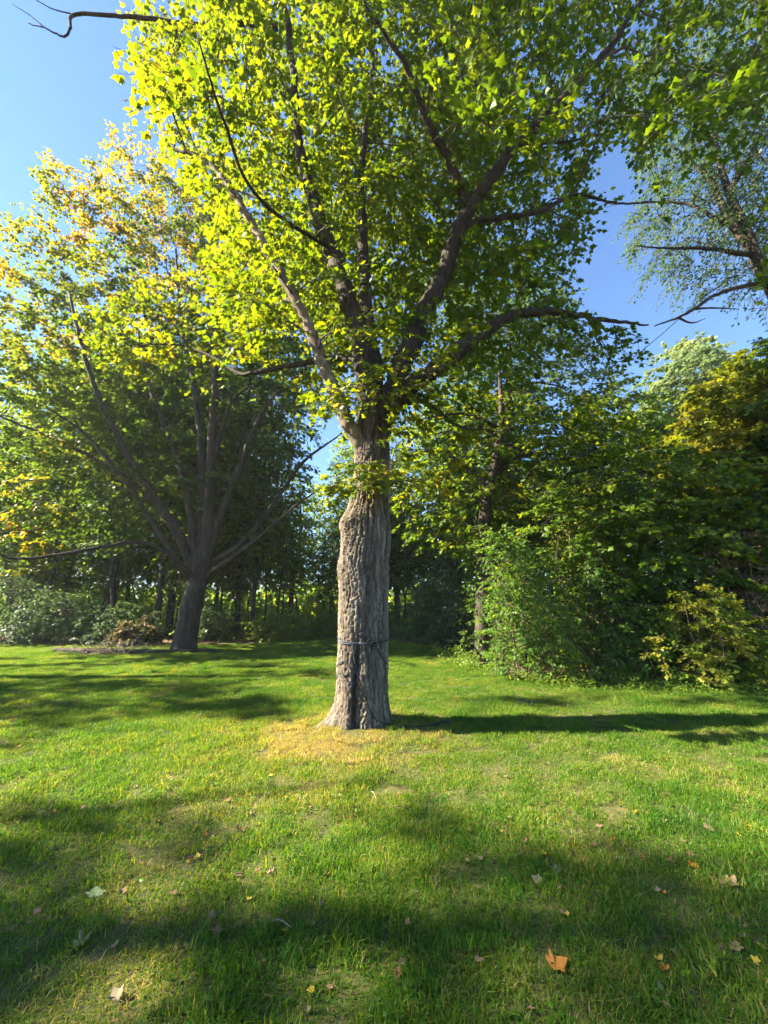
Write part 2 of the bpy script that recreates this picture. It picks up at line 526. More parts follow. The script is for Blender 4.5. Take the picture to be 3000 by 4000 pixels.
def grass_material():
    m, nt, out = mat_new('grass_blade')
    L = nt.links.new
    geo = nt.nodes.new('ShaderNodeNewGeometry')
    n1 = nt.nodes.new('ShaderNodeTexNoise'); n1.inputs['Scale'].default_value = 1.1; n1.inputs['Detail'].default_value = 5; n1.inputs['Roughness'].default_value = .7
    L(geo.outputs['Position'], n1.inputs[0])
    at = nt.nodes.new('ShaderNodeAttribute'); at.attribute_name = 't'
    oi = nt.nodes.new('ShaderNodeObjectInfo')
    # worn, straw coloured turf round the foot of the tree
    vm = nt.nodes.new('ShaderNodeVectorMath'); vm.operation = 'DISTANCE'; vm.inputs[1].default_value = (-.75, 4.85, .1)
    L(geo.outputs['Position'], vm.inputs[0])
    mr = nt.nodes.new('ShaderNodeMapRange'); mr.inputs[1].default_value = .3; mr.inputs[2].default_value = 1.9; mr.inputs[3].default_value = .30; mr.inputs[4].default_value = 0
    L(vm.outputs['Value'], mr.inputs[0])
    def add(a, b, op='ADD'):
        n = nt.nodes.new('ShaderNodeMath'); n.operation = op
        for i, s in enumerate((a, b)):
            if isinstance(s, (int, float)): n.inputs[i].default_value = s
            else: L(s, n.inputs[i])
        return n.outputs[0]
    s = add(n1.outputs[0], add(at.outputs['Fac'], .45, 'MULTIPLY'))
    s = add(s, add(oi.outputs['Random'], .10, 'MULTIPLY'))
    s = add(s, mr.outputs[0])
    r = ramp(nt, [(.52, (.028, .095, .008)), (.70, (.060, .150, .010)), (.86, (.115, .19, .014)), (.98, (.24, .23, .05)), (1.0, (.36, .28, .13))])
    mm = nt.nodes.new('ShaderNodeMapRange'); mm.inputs[1].default_value = 0; mm.inputs[2].default_value = 1.36
    L(s, mm.inputs[0])
    L(mm.outputs[0], r.inputs[0])
    r.color_ramp.elements[0].position = .30
    r.color_ramp.elements[1].position = .48
    r.color_ramp.elements[2].position = .62
    r.color_ramp.elements[3].position = .74
    r.color_ramp.elements[4].position = .90
    pb = nt.nodes.new('ShaderNodeBsdfPrincipled'); pb.inputs['Roughness'].default_value = .5; pb.inputs['Specular IOR Level'].default_value = .3
    L(r.outputs[0], pb.inputs['Base Color'])
    mc = nt.nodes.new('ShaderNodeMix'); mc.data_type = 'RGBA'; mc.blend_type = 'MULTIPLY'; mc.inputs[0].default_value = 1
    mc.inputs[7].default_value = (2.3, 2.1, .6, 1)
    L(r.outputs[0], mc.inputs[6])
    tr = nt.nodes.new('ShaderNodeBsdfTranslucent'); L(mc.outputs[2], tr.inputs[0])
    mx = nt.nodes.new('ShaderNodeMixShader'); mx.inputs[0].default_value = .45
    L(pb.outputs[0], mx.inputs[1]); L(tr.outputs[0], mx.inputs[2]); L(mx.outputs[0], out.inputs[0])
    return m
M['grass'] = grass_material()

def tuft(nb, rad, hmin, hmax, w, lean, dry=0., weed=0):
    """a patch of blades: each a bent strip of three faces"""
    a = rng.random(nb) * 2 * math.pi
    rr = rad * np.sqrt(rng.random(nb))
    p = np.stack([rr * np.cos(a), rr * np.sin(a), np.full(nb, -.012)], -1)
    h = rng.uniform(hmin, hmax, nb)
    az = rng.random(nb) * 2 * math.pi
    ln = lean * rng.random(nb) ** .7
    d = np.stack([np.cos(az), np.sin(az), np.zeros(nb)], -1)
    sd = np.stack([-np.sin(az), np.cos(az), np.zeros(nb)], -1)
    tw = rng.normal(size=nb) * .8
    sd = unit(sd * np.cos(tw)[:, None] + d * np.sin(tw)[:, None])
    ww = w * rng.uniform(.6, 1.3, nb)
    up = np.array([0, 0, 1.])
    mid = p + up * (h * .55)[:, None] + d * (h * ln * .30)[:, None]
    top = p + up * (h * np.maximum(1 - .35 * ln, .18))[:, None] + d * (h * ln)[:, None]
    V = np.stack([p - sd * ww[:, None] / 2, p + sd * ww[:, None] / 2, mid + sd * ww[:, None] * .42, mid - sd * ww[:, None] * .42, top], 1)
    o = np.arange(nb)[:, None] * 5
    q = o + np.array([0, 1, 2, 3]); t = o + np.array([3, 2, 4])
    tt = np.repeat(rng.random(nb) ** 1.6 + dry, 5)
    V = V.reshape(-1, 3)
    if weed:                 # broad clover and plantain leaves among the blades
        wp = np.stack([rng.uniform(-rad, rad, weed), rng.uniform(-rad, rad, weed), rng.uniform(.008, .03, weed)], -1)
        V2, f2 = leaf_arrays(wp, rand_dir(weed) * .5 + [0, 0, 1], rand_dir(weed), rng.uniform(.014, .036, weed), OVAL)
        t = np.vstack([t, f2 + len(V)]); V = np.vstack([V, V2]); tt = np.concatenate([tt, np.repeat(.05 + .25 * rng.random(weed), 4)])
    return new_mesh('tuft', V, [q, t], M['grass'], False, {'t': tt})

def make_grass():
    tufts = bpy.data.collections.new('grass_tufts')
    NV = 20
    for i in range(NV):
        hi = .045 + .04 * (i / NV)
        o = bpy.data.objects.new('grass_tuft', tuft(620, .19, .012, hi, .0042, 1.3, 0, (0, 0, 14, 40)[i % 4]))
        tufts.objects.link(o)
    for i in range(4):       # worn turf: short sparse blades
        tufts.objects.link(bpy.data.objects.new('grass_tuft', tuft(900, .21, .014, .050, .0036, 2.3, .34)))
    sp = .20
    gx, gy = np.meshgrid(np.arange(-21, 15.5, sp), np.arange(.9, 18, sp))
    X, Y = gx.ravel() + rng.uniform(-.09, .09, gx.size), gy.ravel() + rng.uniform(-.09, .09, gx.size)
    k = (np.abs(X) < 1.25 * Y + 1.0) & (Y < edge_y(X) + .15 * rng.random(len(X))) & (np.hypot(X - TRUNK[0], Y - TRUNK[1]) > .36)
    X, Y = X[k], Y[k]
    wear = vnoise(X * 1.6 + 20, Y * 1.6 + 9) * .6 + vnoise(X * 4.3, Y * 4.3) * .4
    root = np.hypot((X + .75), (Y - 4.95)) < .8
    worn = ((wear < .25) & (rng.random(len(X)) < .8)) | (root & (rng.random(len(X)) < .5))
    Z = gh(X, Y)
    me = bpy.data.meshes.new('grass')
    me.vertices.add(len(X))
    me.vertices.foreach_set('co', np.stack([X, Y, Z], -1).astype(np.float32).ravel())
    lush = vnoise(X * .7 + 31, Y * .7 + 17)
    s = rng.uniform(.95, 1.15, len(X))
    a = me.attributes.new('scl', 'FLOAT', 'POINT'); a.data.foreach_set('value', s.astype(np.float32))
    rot = np.stack([rng.normal(size=len(X)) * .10, rng.normal(size=len(X)) * .10, rng.random(len(X)) * 6.28], -1)
    a = me.attributes.new('rot', 'FLOAT_VECTOR', 'POINT'); a.data.foreach_set('vector', rot.astype(np.float32).ravel())
    ix = np.clip((lush - .15) / .7 * 20 + rng.normal(size=len(X)) * 3.5, 0, 19).astype(int)
    ix = np.where(worn, rng.integers(20, 24, len(X)), ix)
    a = me.attributes.new('idx', 'INT', 'POINT'); a.data.foreach_set('value', ix.astype(np.int32))
    o = tag(link('grass', me), 'short lawn grass with worn straw-coloured patches under the maple', 'grass', kind='stuff')
    ng = bpy.data.node_groups.new('grass_scatter', 'GeometryNodeTree')
    ng.interface.new_socket('Geometry', in_out='INPUT', socket_type='NodeSocketGeometry')
    ng.interface.new_socket('Geometry', in_out='OUTPUT', socket_type='NodeSocketGeometry')
    N = ng.nodes.new
    gi, go = N('NodeGroupInput'), N('NodeGroupOutput')
    ip = N('GeometryNodeInstanceOnPoints'); ci = N('GeometryNodeCollectionInfo')
    ci.inputs['Collection'].default_value = tufts
    ci.inputs['Separate Children'].default_value = True
    ci.inputs['Reset Children'].default_value = True
    ip.inputs['Pick Instance'].default_value = True
    def na(name, t):
        x = N('GeometryNodeInputNamedAttribute'); x.data_type = t; x.inputs['Name'].default_value = name
        return x.outputs['Attribute']
    L = ng.links.new
    L(gi.outputs[0], ip.inputs['Points']); L(ci.outputs[0], ip.inputs['Instance'])
    L(na('rot', 'FLOAT_VECTOR'), ip.inputs['Rotation']); L(na('scl', 'FLOAT'), ip.inputs['Scale']); L(na('idx', 'INT'), ip.inputs['Instance Index'])
    L(ip.outputs[0], go.inputs[0])
    md = o.modifiers.new('scatter', 'NODES'); md.node_group = ng
make_grass()

# ------------------------------------------------------------------ the big maple in the middle
PROF = [(2860, 1312, 1514), (2835, 1313, 1512), (2787, 1313, 1510), (2728, 1314, 1508), (2640, 1316, 1507), (2523, 1322, 1507), (2346, 1325, 1507),
        (2200, 1326, 1511), (2111, 1335, 1518), (2053, 1338, 1517), (2017, 1349, 1512), (1982, 1363, 1509), (1935, 1374, 1510),
        (1876, 1384, 1512), (1788, 1388, 1514), (1700, 1394, 1516), (1620, 1402, 1530), (1560, 1412, 1548)]
AX = TRUNK[1]
prof = []
for py, xl, xr in PROF:
    a, b = P(xl, py, AX), P(xr, py, AX)
    prof.append(((a[0] + b[0]) / 2, a[2], (b[0] - a[0]) / 2 * .985))
prof = np.array(prof)
prof = np.vstack([[prof[0][0], -.25, prof[0][2] * 1.02], prof[1:]])
def trunk_c(z):
    return np.interp(z, prof[:, 1], prof[:, 0])
def trunk_r(z, th):
    """radius without bark; th = angle, 0 = +X, -pi/2 = towards the camera"""
    r = np.interp(z, prof[:, 1], prof[:, 2])
    # buttress roots
    for a, amp, w in ((math.radians(-160), .30, .34), (math.radians(-118), .10, .22), (math.radians(-40), .06, .25), (math.radians(100), .22, .4), (math.radians(12), .07, .3), (math.radians(-75), .05, .16)):
        d = np.angle(np.exp(1j * (th - a)))
        r = r + amp * np.exp(-(d / w) ** 2) * np.exp(-np.maximum(z - .04, 0) / .13)
    # long flutes
    r = r * (1 + .030 * np.sin(3 * th + 1.1 + .25 * z) + .018 * np.sin(5 * th + z * .5))
    # hollow seam in the lower front, bark lip and burls higher up
    d = np.angle(np.exp(1j * (th + math.radians(98))))
    r = r - .045 * np.exp(-(d / .13) ** 2) * np.exp(-(np.maximum(z - .75, 0) / .28) ** 2)
    for a, zz, amp, wa, wz in ((-150, 2.62, .050, .55, .16), (-118, 2.72, .045, .35, .10), (-85, 2.70, .035, .30, .16), (-165, 1.98, .035, .35, .12), (-70, 2.05, .022, .4, .06)):
        d = np.angle(np.exp(1j * (th - math.radians(a))))
        r = r + amp * np.exp(-(d / wa) ** 2 - ((z - zz) / wz) ** 2)
    return r

def bark_relief(u, z, seed=0.0):
    """u: distance round the stem, z: height (m) -> height 0..1 of long shaggy plates"""
    wob = .045 * (vnoise(u * 7 + seed, z * 2.4) - .5) * 2 + .016 * (vnoise(u * 26, z * 9 + seed) - .5) * 2
    h = 0
    plate = 0
    for k, (w, zl, wt) in enumerate(((.036, .46, .62), (.019, .20, .38))):
        x = (u + wob * (1 if k == 0 else 1.3)) / w + 3 * k
        col = np.floor(x).astype(int)
        f = x - col
        y = z / (zl * (.6 + .8 * _lat[(col + 1) % 64, 23 + k])) + _lat[(col + 5) % 64, 9 + k] * 7 + 1.1 * (f - .5)
        row = np.floor(y).astype(int); g = y - row
        pl = _lat[(col + 31 * k) % 64, row % 64]
        ridge = np.clip(np.minimum(f, 1 - f) * (3.2 + 2.5 * pl), 0, 1) ** .8
        seam = np.clip(np.minimum(g, 1 - g) * 14, 0, 1)
        h = h + wt * ridge * (.55 + .45 * pl) * (.68 + .32 * seam)
        plate = plate + wt * pl
    return h + .16 * vnoise(u * 110, z * 40), plate

def make_main_maple():
    nt_, nz = 270, 560
    fr = np.linspace(0, 1, nt_, endpoint=False)
    th = 2 * math.pi * fr - .75 * np.sin(2 * math.pi * fr + math.pi) * -1 - math.pi / 2 - math.pi
    zz = np.linspace(-.2, prof[-1, 1], nz)
    TH, Z = np.meshgrid(th, zz)
    r = trunk_r(Z, TH)
    h, plate = bark_relief(TH * .34, Z)
    r = r + .058 * (h - .5)
    X = trunk_c(Z) + r * np.cos(TH); Yv = AX + r * np.sin(TH)
    base = np.array([TRUNK[0], AX, 0.])
    V = np.stack([X, Yv, Z], -1).reshape(-1, 3)
    i, j = np.meshgrid(np.arange(nt_), np.arange(nz - 1))
    k2 = (i + 1) % nt_
    q = np.stack([j * nt_ + i, j * nt_ + k2, (j + 1) * nt_ + k2, (j + 1) * nt_ + i], -1).reshape(-1, 4)
    dth = np.angle(np.exp(1j * (TH + math.radians(100) + .05 * np.sin(Z * 4))))
    stain = np.exp(-(dth / (.10 + .05 * vnoise(Z * 3, Z * 0))) ** 2) * np.clip((1.35 - Z) / .5, 0, 1) * np.clip(-.35 + 2.2 * vnoise(TH * 30, Z * 5), 0, 1)
    d2 = np.angle(np.exp(1j * (TH + math.radians(118))))
    stain = np.maximum(stain, .8 * np.exp(-(d2 / .22) ** 2 - ((Z - 2.45) / .16) ** 2) * vnoise(TH * 18, Z * 12))
    tm = new_mesh('trunk', V - base, [q], M['bark_main'], True, {'t': (plate - .3 * np.clip((Z - 2.6) / 1.6, 0, 1)).ravel(), 'stain': np.clip(stain, 0, .9).ravel()})  # plate tone falls with height: shade of the crown put into the bark colour
    zs = np.linspace(3.2, prof[-1, 1], 5)
    tskel = [np.array([trunk_c(z), AX, z, .25]) for z in zs]
    A = AX
    def L(pts, r0, r1):
        return [Q(*p) for p in pts], list(np.linspace(r0 * .95, r1 * .8, 6))
    limbs = [
        L([(800, 985, A - .05), (772, 948, A - .12), (742, 895, A - .2), (716, 832, A - .3), (690, 766, A - .35), (660, 690, A - .4), (622, 618, A - .45), (580, 550, A - .5), (532, 460, A - .55), (500, 412, A - .55), (470, 372, A - .5), (425, 338, A - .4), (368, 320, A - .3)], .125, .035),
        L([(800, 930, A), (795, 830, A - .05), (775, 720, A - .1), (740, 610, A - .15), (716, 540, A - .2), (690, 470, A - .3), (662, 380, A - .4), (645, 310, A - .5), (640, 230, A - .6), (622, 60, A - .8), (600, -80, A - 1.0)], .19, .05),
        L([(812, 920, A + .1), (808, 800, A + .15), (790, 640, A + .25), (784, 480, A + .4), (780, 380, A + .6), (800, 200, A + .8), (810, 30, A + 1.)], .15, .04),
        L([(818, 930, A), (842, 860, A), (872, 780, A + .05), (908, 690, A + .05), (955, 600, A), (982, 515, A - .1), (1012, 450, A - .2), (1050, 400, A - .3), (1110, 320, A - .45), (1180, 250, A - .6), (1245, 180, A - .7), (1310, 110, A - .8), (1400, -20, A - 1.0)], .20, .05),
        L([(985, 508, A - .1), (1030, 478, A - .1), (1100, 468, A - .05), (1170, 455, A), (1235, 422, A + .05), (1275, 427, A + .1), (1345, 440, A + .3), (1430, 436, A + .5)], .065, .012),
        L([(830, 900, A), (880, 838, A - .15), (940, 800, A - .2), (1010, 745, A - .1), (1085, 690, A + .1), (1155, 672, A + .3), (1250, 681, A + .6), (1330, 694, A + .9), (1400, 702, A + 1.2)], .17, .02),
        L([(1012, 450, A - .2), (965, 335, A - .6), (935, 285, A - .8), (905, 215, A - 1.0), (868, 130, A - 1.3), (790, 15, A - 1.7)], .085, .03),
        L([(800, 790, A), (730, 774, A + .4), (650, 785, A + .8), (570, 800, A + 1.2), (515, 806, A + 1.5), (460, 772, A + 1.8), (385, 745, A + 2.1), (290, 745, A + 2.4)], .07, .015),
        L([(1110, 320, A - .45), (1150, 310, A - .3), (1230, 305, A - .1), (1290, 290, A + .1)], .05, .012),
        L([(870, 870, A + .1), (920, 870, A + .5), (990, 920, A + 1.0), (1060, 930, A + 1.4)], .06, .015),
        L([(600, 60, A - .8), (520, 50, A - .9), (420, 55, A - .9), (330, 40, A - .9), (250, 34, A - .9), (160, 31, A - .9), (152, 60, A - .9), (138, 78, A - .9), (100, 62, A - .9), (60, 50, A - .9)], .05, .008),
        L([(160, 31, A - .9), (110, 18, A - .9), (60, -10, A - 1.0), (10, -20, A - 1.0)], .012, .004),
        L([(100, 62, A - .9), (60, 30, A - .95), (25, 8, A - 1.0)], .010, .004),
        L([(716, 540, A - .2), (560, 430, A - 1.6), (480, 250, A - 2.4), (430, 90, A - 2.9)], .03, .010),
        L([(775, 720, A - .1), (700, 560, A + 1.4), (620, 470, A + 2.4)], .07, .015),
        L([(872, 780, A + .05), (930, 640, A + 1.2), (1000, 560, A + 2.2)], .08, .015),
    ]
    # foliage
    poly = np.array([(520, -900), (385, 20), (360, 70), (330, 180), (345, 250), (420, 350), (470, 430), (478, 520), (470, 640), (480, 720), (560, 770), (640, 780), (690, 840),
                     (730, 890), (830, 905), (900, 900), (1000, 860), (1060, 850), (1150, 810), (1235, 740), (1190, 650), (1150, 640), (1200, 560), (1262, 470),
                     (1230, 420), (1270, 350), (1330, 290), (1450, 280), (1560, 250), (1700, 200), (2200, -900)], float) * 1.8083
    p = ellipsoid_pts(60000, (1.2, 5.4, 10.3), (6.6, 4.9, 6.6), .35)
    p = p[p[:, 0] > -4.6]
    low = 4.3 + .25 * np.abs(p[:, 0]) * 0 + np.maximum(0, 3.6 - p[:, 1]) * 1.6 + np.maximum(0, p[:, 1] - 6.6) * 1.1 + np.maximum(0, p[:, 0] - 4.0) * .5
    p = p[p[:, 2] > low]
    px, py, d = proj(p)
    inn = (px > -900) & (px < 3150) & (py > -1200) & (d > .3)
    p = p[~inn | in_poly(px, py, poly)]
    p = p[(p[:, 1] > 2.9)]
    # the shaded side on the right is thinner, with gaps of sky
    px, py, d = proj(p)
    p = p[(py > -500) | (rng.random(len(p)) < .02)]
    lft, rgt = p[:, 0] < -.8, p[:, 0] > 2.3
    p = np.vstack([thin(p[lft], .74), thin(p[~lft & ~rgt], .70), thin(p[rgt], .80)])
    p = p[~((p[:, 1] > 6.9) & (p[:, 2] < 8.0))]
    p = clear_limbs(p, limbs[:9], .45, .14)
    clumps = []
    for c in p:
        t = .34 + .05 * rng.normal() + np.clip(-(c[0] - .3) / 4.5, -1.2, 1) * .14 + np.clip((5.2 - c[1]) / 5, 0, 1) * .08 - (.10 if c[0] > 2.4 else 0)  # right side of the crown tinted darker, its shade put into the leaf colour
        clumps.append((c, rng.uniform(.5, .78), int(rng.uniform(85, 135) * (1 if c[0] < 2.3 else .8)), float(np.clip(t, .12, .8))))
    def ex(lst, n=70, rad=.38, t=.45):
        for x, y, Y in lst:
            clumps.append((Q(x, y, Y), rad * rng.uniform(.8, 1.2), int(n * rng.uniform(.8, 1.2)), t + .06 * rng.normal()))
    # sprays on the trunk and below the fork
    ex([(735, 1040, 4.85), (770, 1030, 4.75), (810, 1020, 4.75), (800, 1045, 4.8), (845, 1010, 4.85), (880, 985, 4.95), (900, 1035, 5.0), (950, 1040, 5.1), (930, 960, 5.1), (880, 935, 5.0), (910, 905, 5.0), (990, 990, 5.4), (1000, 940, 5.5), (715, 1050, 4.8), (755, 1055, 4.75), (790, 1000, 4.7), (860, 1040, 4.8)], 52, .27, .55)
    ex([(700, 870, 4.6), (735, 845, 4.6), (770, 830, 4.6), (810, 800, 4.6), (850, 790, 4.6), (720, 690, 4.5), (760, 720, 4.5), (800, 700, 4.5), (850, 690, 4.5), (900, 760, 4.6), (960, 760, 4.7), (1000, 700, 4.8), (920, 830, 4.8), (870, 880, 4.9), (1000, 810, 4.9)], 60, .40, .50)
    # the low limb on the left
    ex([(x, y, Y + 2.5) for x, y, Y in ((200, 690, 5.0), (230, 730, 4.9), (270, 700, 5.0), (300, 655, 5.1), (330, 720, 5.0), (370, 680, 5.1), (400, 640, 5.2), (420, 720, 5.2), (450, 760, 5.3), (350, 770, 4.9), (290, 780, 4.9), (500, 700, 4.6), (540, 640, 4.4), (560, 740, 4.2), (600, 680, 4.2), (250, 780, 5.0), (480, 640, 4.8), (420, 800, 5.1), (520, 780, 4.4), (340, 620, 5.2), (260, 640, 5.2), (460, 690, 5.0), (440, 600, 5.3))], 80, .55, .48)
    # the end of the low limb on the right
    ex([(1290, 690, 5.9), (1330, 710, 6.1), (1345, 750, 6.2), (1360, 780, 6.2), (1310, 730, 6.0), (1390, 730, 6.3), (1240, 700, 5.8), (1200, 690, 5.7), (1270, 760, 5.9), (1200, 740, 5.8), (1150, 740, 5.7)], 42, .35, .24)
    ex([(370, 80, 4.9), (330, 60, 5.2), (300, 110, 5.4), (300, 40, 5.4), (330, 140, 5.4), (370, 180, 5.4), (330, 200, 5.6), (350, 240, 5.6)], 45, .38, .5)
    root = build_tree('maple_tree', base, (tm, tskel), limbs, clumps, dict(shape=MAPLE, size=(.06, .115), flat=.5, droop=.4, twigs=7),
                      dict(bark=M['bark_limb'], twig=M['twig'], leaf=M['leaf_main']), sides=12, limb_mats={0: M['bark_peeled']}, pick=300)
    tag(root, 'large maple with thick furrowed trunk and rope tied round it', 'tree')
    for c in root.children:
        if c.name.startswith('limb') and c.data.materials[0] == M['bark_peeled']:
            c['label'] = 'pale limb with peeling bark'
    return root
make_main_maple()

def on_trunk(x, y, off=.03):
    """point on the front of the trunk seen at photo pixel"""
    o = np.array([0, 0, CAMZ]); d = P(x, y, 1.0) - o
    for t in np.linspace(4.2, AX + .2, 1200):
        q = o + d * t
        th = math.atan2(q[1] - AX, q[0] - trunk_c(q[2]))
        if math.hypot(q[1] - AX, q[0] - trunk_c(q[2])) < trunk_r(q[2], th) + off:
            return q
    q = o + d * AX
    return q

def make_rope():
    Z5 = lambda x, y: on_trunk(1200 + x * .3165, 2250 + y * .3165)
    kn = Z5(830, 835)
    root = link('rope', None, loc=kn)
    def part(name, pts, r, m, n=8):
        V, q, t = tube(catmull(pts, n), np.full((len(pts) - 1) * n + 1, r), 6)
        return link(name, new_mesh(name, V - kn, [q, t], m), root)
    # band round the stem: twice
    for dz, tilt in ((0, .0), (.03, .03)):
        ths = np.linspace(-math.pi / 2 + .5, -math.pi / 2 - .75, 10)
        z0 = kn[2] + dz * .3
        front = []
        for a in np.linspace(math.radians(-62), math.radians(-205), 14):
            z = z0 + dz * np.clip((math.radians(-95) - a) / 1.2, 0, 1) + (.012 if a < math.radians(-140) else 0)
            r = trunk_r(z, a) + .026
            front.append(np.array([trunk_c(z) + r * math.cos(a), AX + r * math.sin(a), z]))
        part('band', front, .006, M['rope'])
        back = []
        for a in np.linspace(math.radians(155), math.radians(-62), 16):
            z = z0 + dz * .6 * (a > 0) + .02 * np.clip((a + 1.1) / 1.2, 0, 1)
            r = trunk_r(z, a) + .026
            back.append(np.array([trunk_c(z) + r * math.cos(a), AX + r * math.sin(a), z]))
        part('band', back, .006, M['rope_dark'])
    k = []
    for i in range(15):
        a = i * 1.35
        k.append(kn + np.array([.035 * math.cos(a), -.02 + .015 * math.sin(a * 1.7), .028 * math.sin(a)]))
    part('knot', k, .007, M['rope_dark'], 4)
    part('loop', [Z5(*p) for p in ((360, 1115), (400, 1075), (455, 1050), (500, 1110), (560, 1165), (605, 1200), (625, 1260), (600, 1305), (560, 1330), (520, 1325), (480, 1290), (445, 1230), (415, 1185), (385, 1190), (360, 1245), (348, 1290))], .006, M['rope'])
    part('loop', [Z5(*p) for p in ((560, 840), (565, 930), (580, 1030), (600, 1120), (620, 1210), (635, 1290))], .005, M['rope'])
    part('tail', [Z5(*p) for p in ((845, 850), (880, 930), (920, 1000), (955, 1050), (968, 1090))], .007, M['rope_dark'])
    g1, g2, g3 = G(1560, 2846), G(1640, 2848), G(1725, 2838)
    up = np.array([0, 0, .03])
    part('tail', [Z5(635, 1290), Z5(680, 1420), Z5(740, 1570), Z5(800, 1700), Z5(880, 1790), g1 + up, g2 + up, g3 + up], .007, M['rope_dark'])
    tag(root, 'thin blue-grey rope tied in a band round the maple trunk with hanging loops', 'rope')
    # heap of teal cord in the grass, and a scrap further on
    for nm, c, n, s, lab in (('cord_heap', G(1738, 2836), 46, .10, 'small heap of dark teal cord in the grass beside the trunk shadow'), ('cord_scrap', G(2052, 2757), 14, .09, 'scrap of pale teal cord in the grass towards the thicket')):
        pts = np.cumsum(rng.normal(size=(n, 3)) * .05, 0)
        pts = (pts - pts.mean(0)); pts /= np.abs(pts).max(0)
        pts = pts * np.array([s * 1.3, s * .7, .03]) + np.array([0, 0, .05])
        V, q, t = tube(catmull(pts, 4), np.full((n - 1) * 4 + 1, .007), 5)
        tag(link(nm, new_mesh(nm, V, [q, t], M['rope_teal']), loc=c), lab, 'cord')
make_rope()

# ------------------------------------------------------------------ the second maple, on the left
def make_left_maple():
    b = G(722, 2545)
    A = b[1] + .3
    def Z(x, y, dy=0):
        return P(x * .9042, 1200 + y * .9042, A + dy)
    trunk = ([np.array([Z(790, 1500)[0], A, -.1]), Z(800, 1440), Z(825, 1300), Z(845, 1220), Z(862, 1130), Z(868, 1050)], [.46, .37, .33, .32, .33, .25])
    def L(pts, r0, r1):
        return [Z(*p) for p in pts], list(np.linspace(r0, r1, 5) * .74)
    limbs = [
        L([(845, 1150), (760, 960, -.3), (690, 850, -.6), (540, 620, -1.2), (410, 340, -1.8), (350, 150, -2.2), (300, -60, -2.4)], .20, .05),
        L([(850, 1130), (805, 800, .2), (720, 540, .3), (640, 320, .4), (600, 100, .4)], .20, .06),
        L([(868, 1100), (868, 900, .3), (866, 620, .6), (832, 300, .8), (790, 120, 1), (760, -250, 1)], .22, .06),
        L([(885, 1100), (905, 800, -.2), (918, 500, -.4), (930, 320, -.6), (920, 60, -.8), (900, -300, -1)], .26, .07),
        L([(890, 1080), (960, 880), (1040, 680, .1), (1100, 520, .2), (1190, 370, .3)], .22, .06),
        L([(890, 1060), (925, 700, .6), (990, 430, 1), (1085, 335, 1.4)], .17, .05),
        L([(880, 1170, -.1), (960, 1110, -.4), (1100, 1010, -.9), (1250, 880, -1.4), (1400, 770, -1.8)], .13, .03),
        L([(895, 1110, .2), (1040, 1020, .3), (1180, 850, .3), (1300, 680, .3), (1400, 600, .3), (1470, 550, .3)], .15, .03),
        L([(835, 1140, .2), (740, 940, .2), (620, 800, 0), (520, 720, -.3), (300, 600, -.8), (0, 470, -1.5)], .19, .05),
        L([(820, 1170, -.2), (700, 1000, -1.0), (560, 780, -2), (380, 560, -3), (200, 430, -3.6)], .14, .03),
        L([(840, 1160, -.3), (640, 1020, -1.5), (400, 1045, -2.5), (200, 1078, -3.2), (30, 1082, -3.8), (-40, 1010, -4)], .09, .03),
        L([(870, 1000, .3), (1000, 700, 2), (1080, 300, 3), (1000, 0, 3.5)], .15, .04),
    ]
    poly = np.array([(-400, 430), (0, 445), (60, 425), (95, 345), (150, 345), (215, 375), (235, 290), (290, 290), (345, 330), (400, 390), (450, 425), (520, 460), (720, 560), (740, 790), (690, 850),
                     (610, 880), (590, 930), (640, 990), (560, 1060), (480, 1110), (400, 1160), (300, 1150), (200, 1205), (80, 1240), (-400, 1250)], float) * 1.8083
    p = ellipsoid_pts(30000, (b[0] - 1.2, A - .8, 11.0), (9.0, 7.0, 10.5), .25)
    px, py, d = proj(p)
    inn = (px > -100) & (px < 3100) & (py > -100) & (d > .3)
    p = p[~inn | in_poly(px, py, poly)]
    p = p[(p[:, 2] > 3.6) & (p[:, 1] > 11.4)]
    p = thin(p, .90)
    p = clear_limbs(p, limbs[:9], .8, .12, .3)
    clumps = []
    for c in p:
        w = vnoise(c[0] * .35 + 3, c[2] * .3 + c[1] * .2)
        t = .12 + .40 * (w - .35) + np.clip((c[2] - 10) / 10, -.1, 1) * .30 + np.clip(-(c[0] - b[0]) / 9, -.5, 1) * .16 + .05 * rng.normal()
        if c[2] > 11.5 and rng.random() < .3: t += .2
        clumps.append((c, rng.uniform(.65, 1.0), int(rng.uniform(85, 130)), float(np.clip(t, .08, .92))))
    for x, y, Y in ((20, 1060, 11), (60, 1100, 11), (110, 1090, 11.2), (40, 1150, 10.8), (90, 1180, 10.8), (150, 1120, 11.3), (190, 1060, 11.5), (240, 1080, 11.8), (20, 1000, 11), (80, 1030, 11), (150, 1010, 11.5), (220, 1000, 11.8), (300, 1020, 12), (120, 1210, 10.9), (60, 1230, 10.8), (0, 1120, 10.8), (340, 980, 12), (400, 940, 12.4), (300, 940, 12), (260, 900, 12), (180, 920, 11.5), (100, 940, 11.2)):
        clumps.append((Q(x, y, Y), rng.uniform(.45, .7), int(rng.uniform(50, 80)), float(np.clip(.62 + .10 * rng.normal() - (x / 800), .1, .95))))
    r = build_tree('maple_tree', (b[0], A, 0), trunk, limbs, clumps, dict(shape=TRI3, size=(.10, .16), flat=.42, droop=.3, twigs=5),
                   dict(bark=M['bark_dark'], twig=M['bark_dark'], leaf=M['leaf_left']), sides=9)
    tag(r, 'many-limbed maple with spreading fan of branches and yellowing leaves beyond the lawn', 'tree')
make_left_maple()

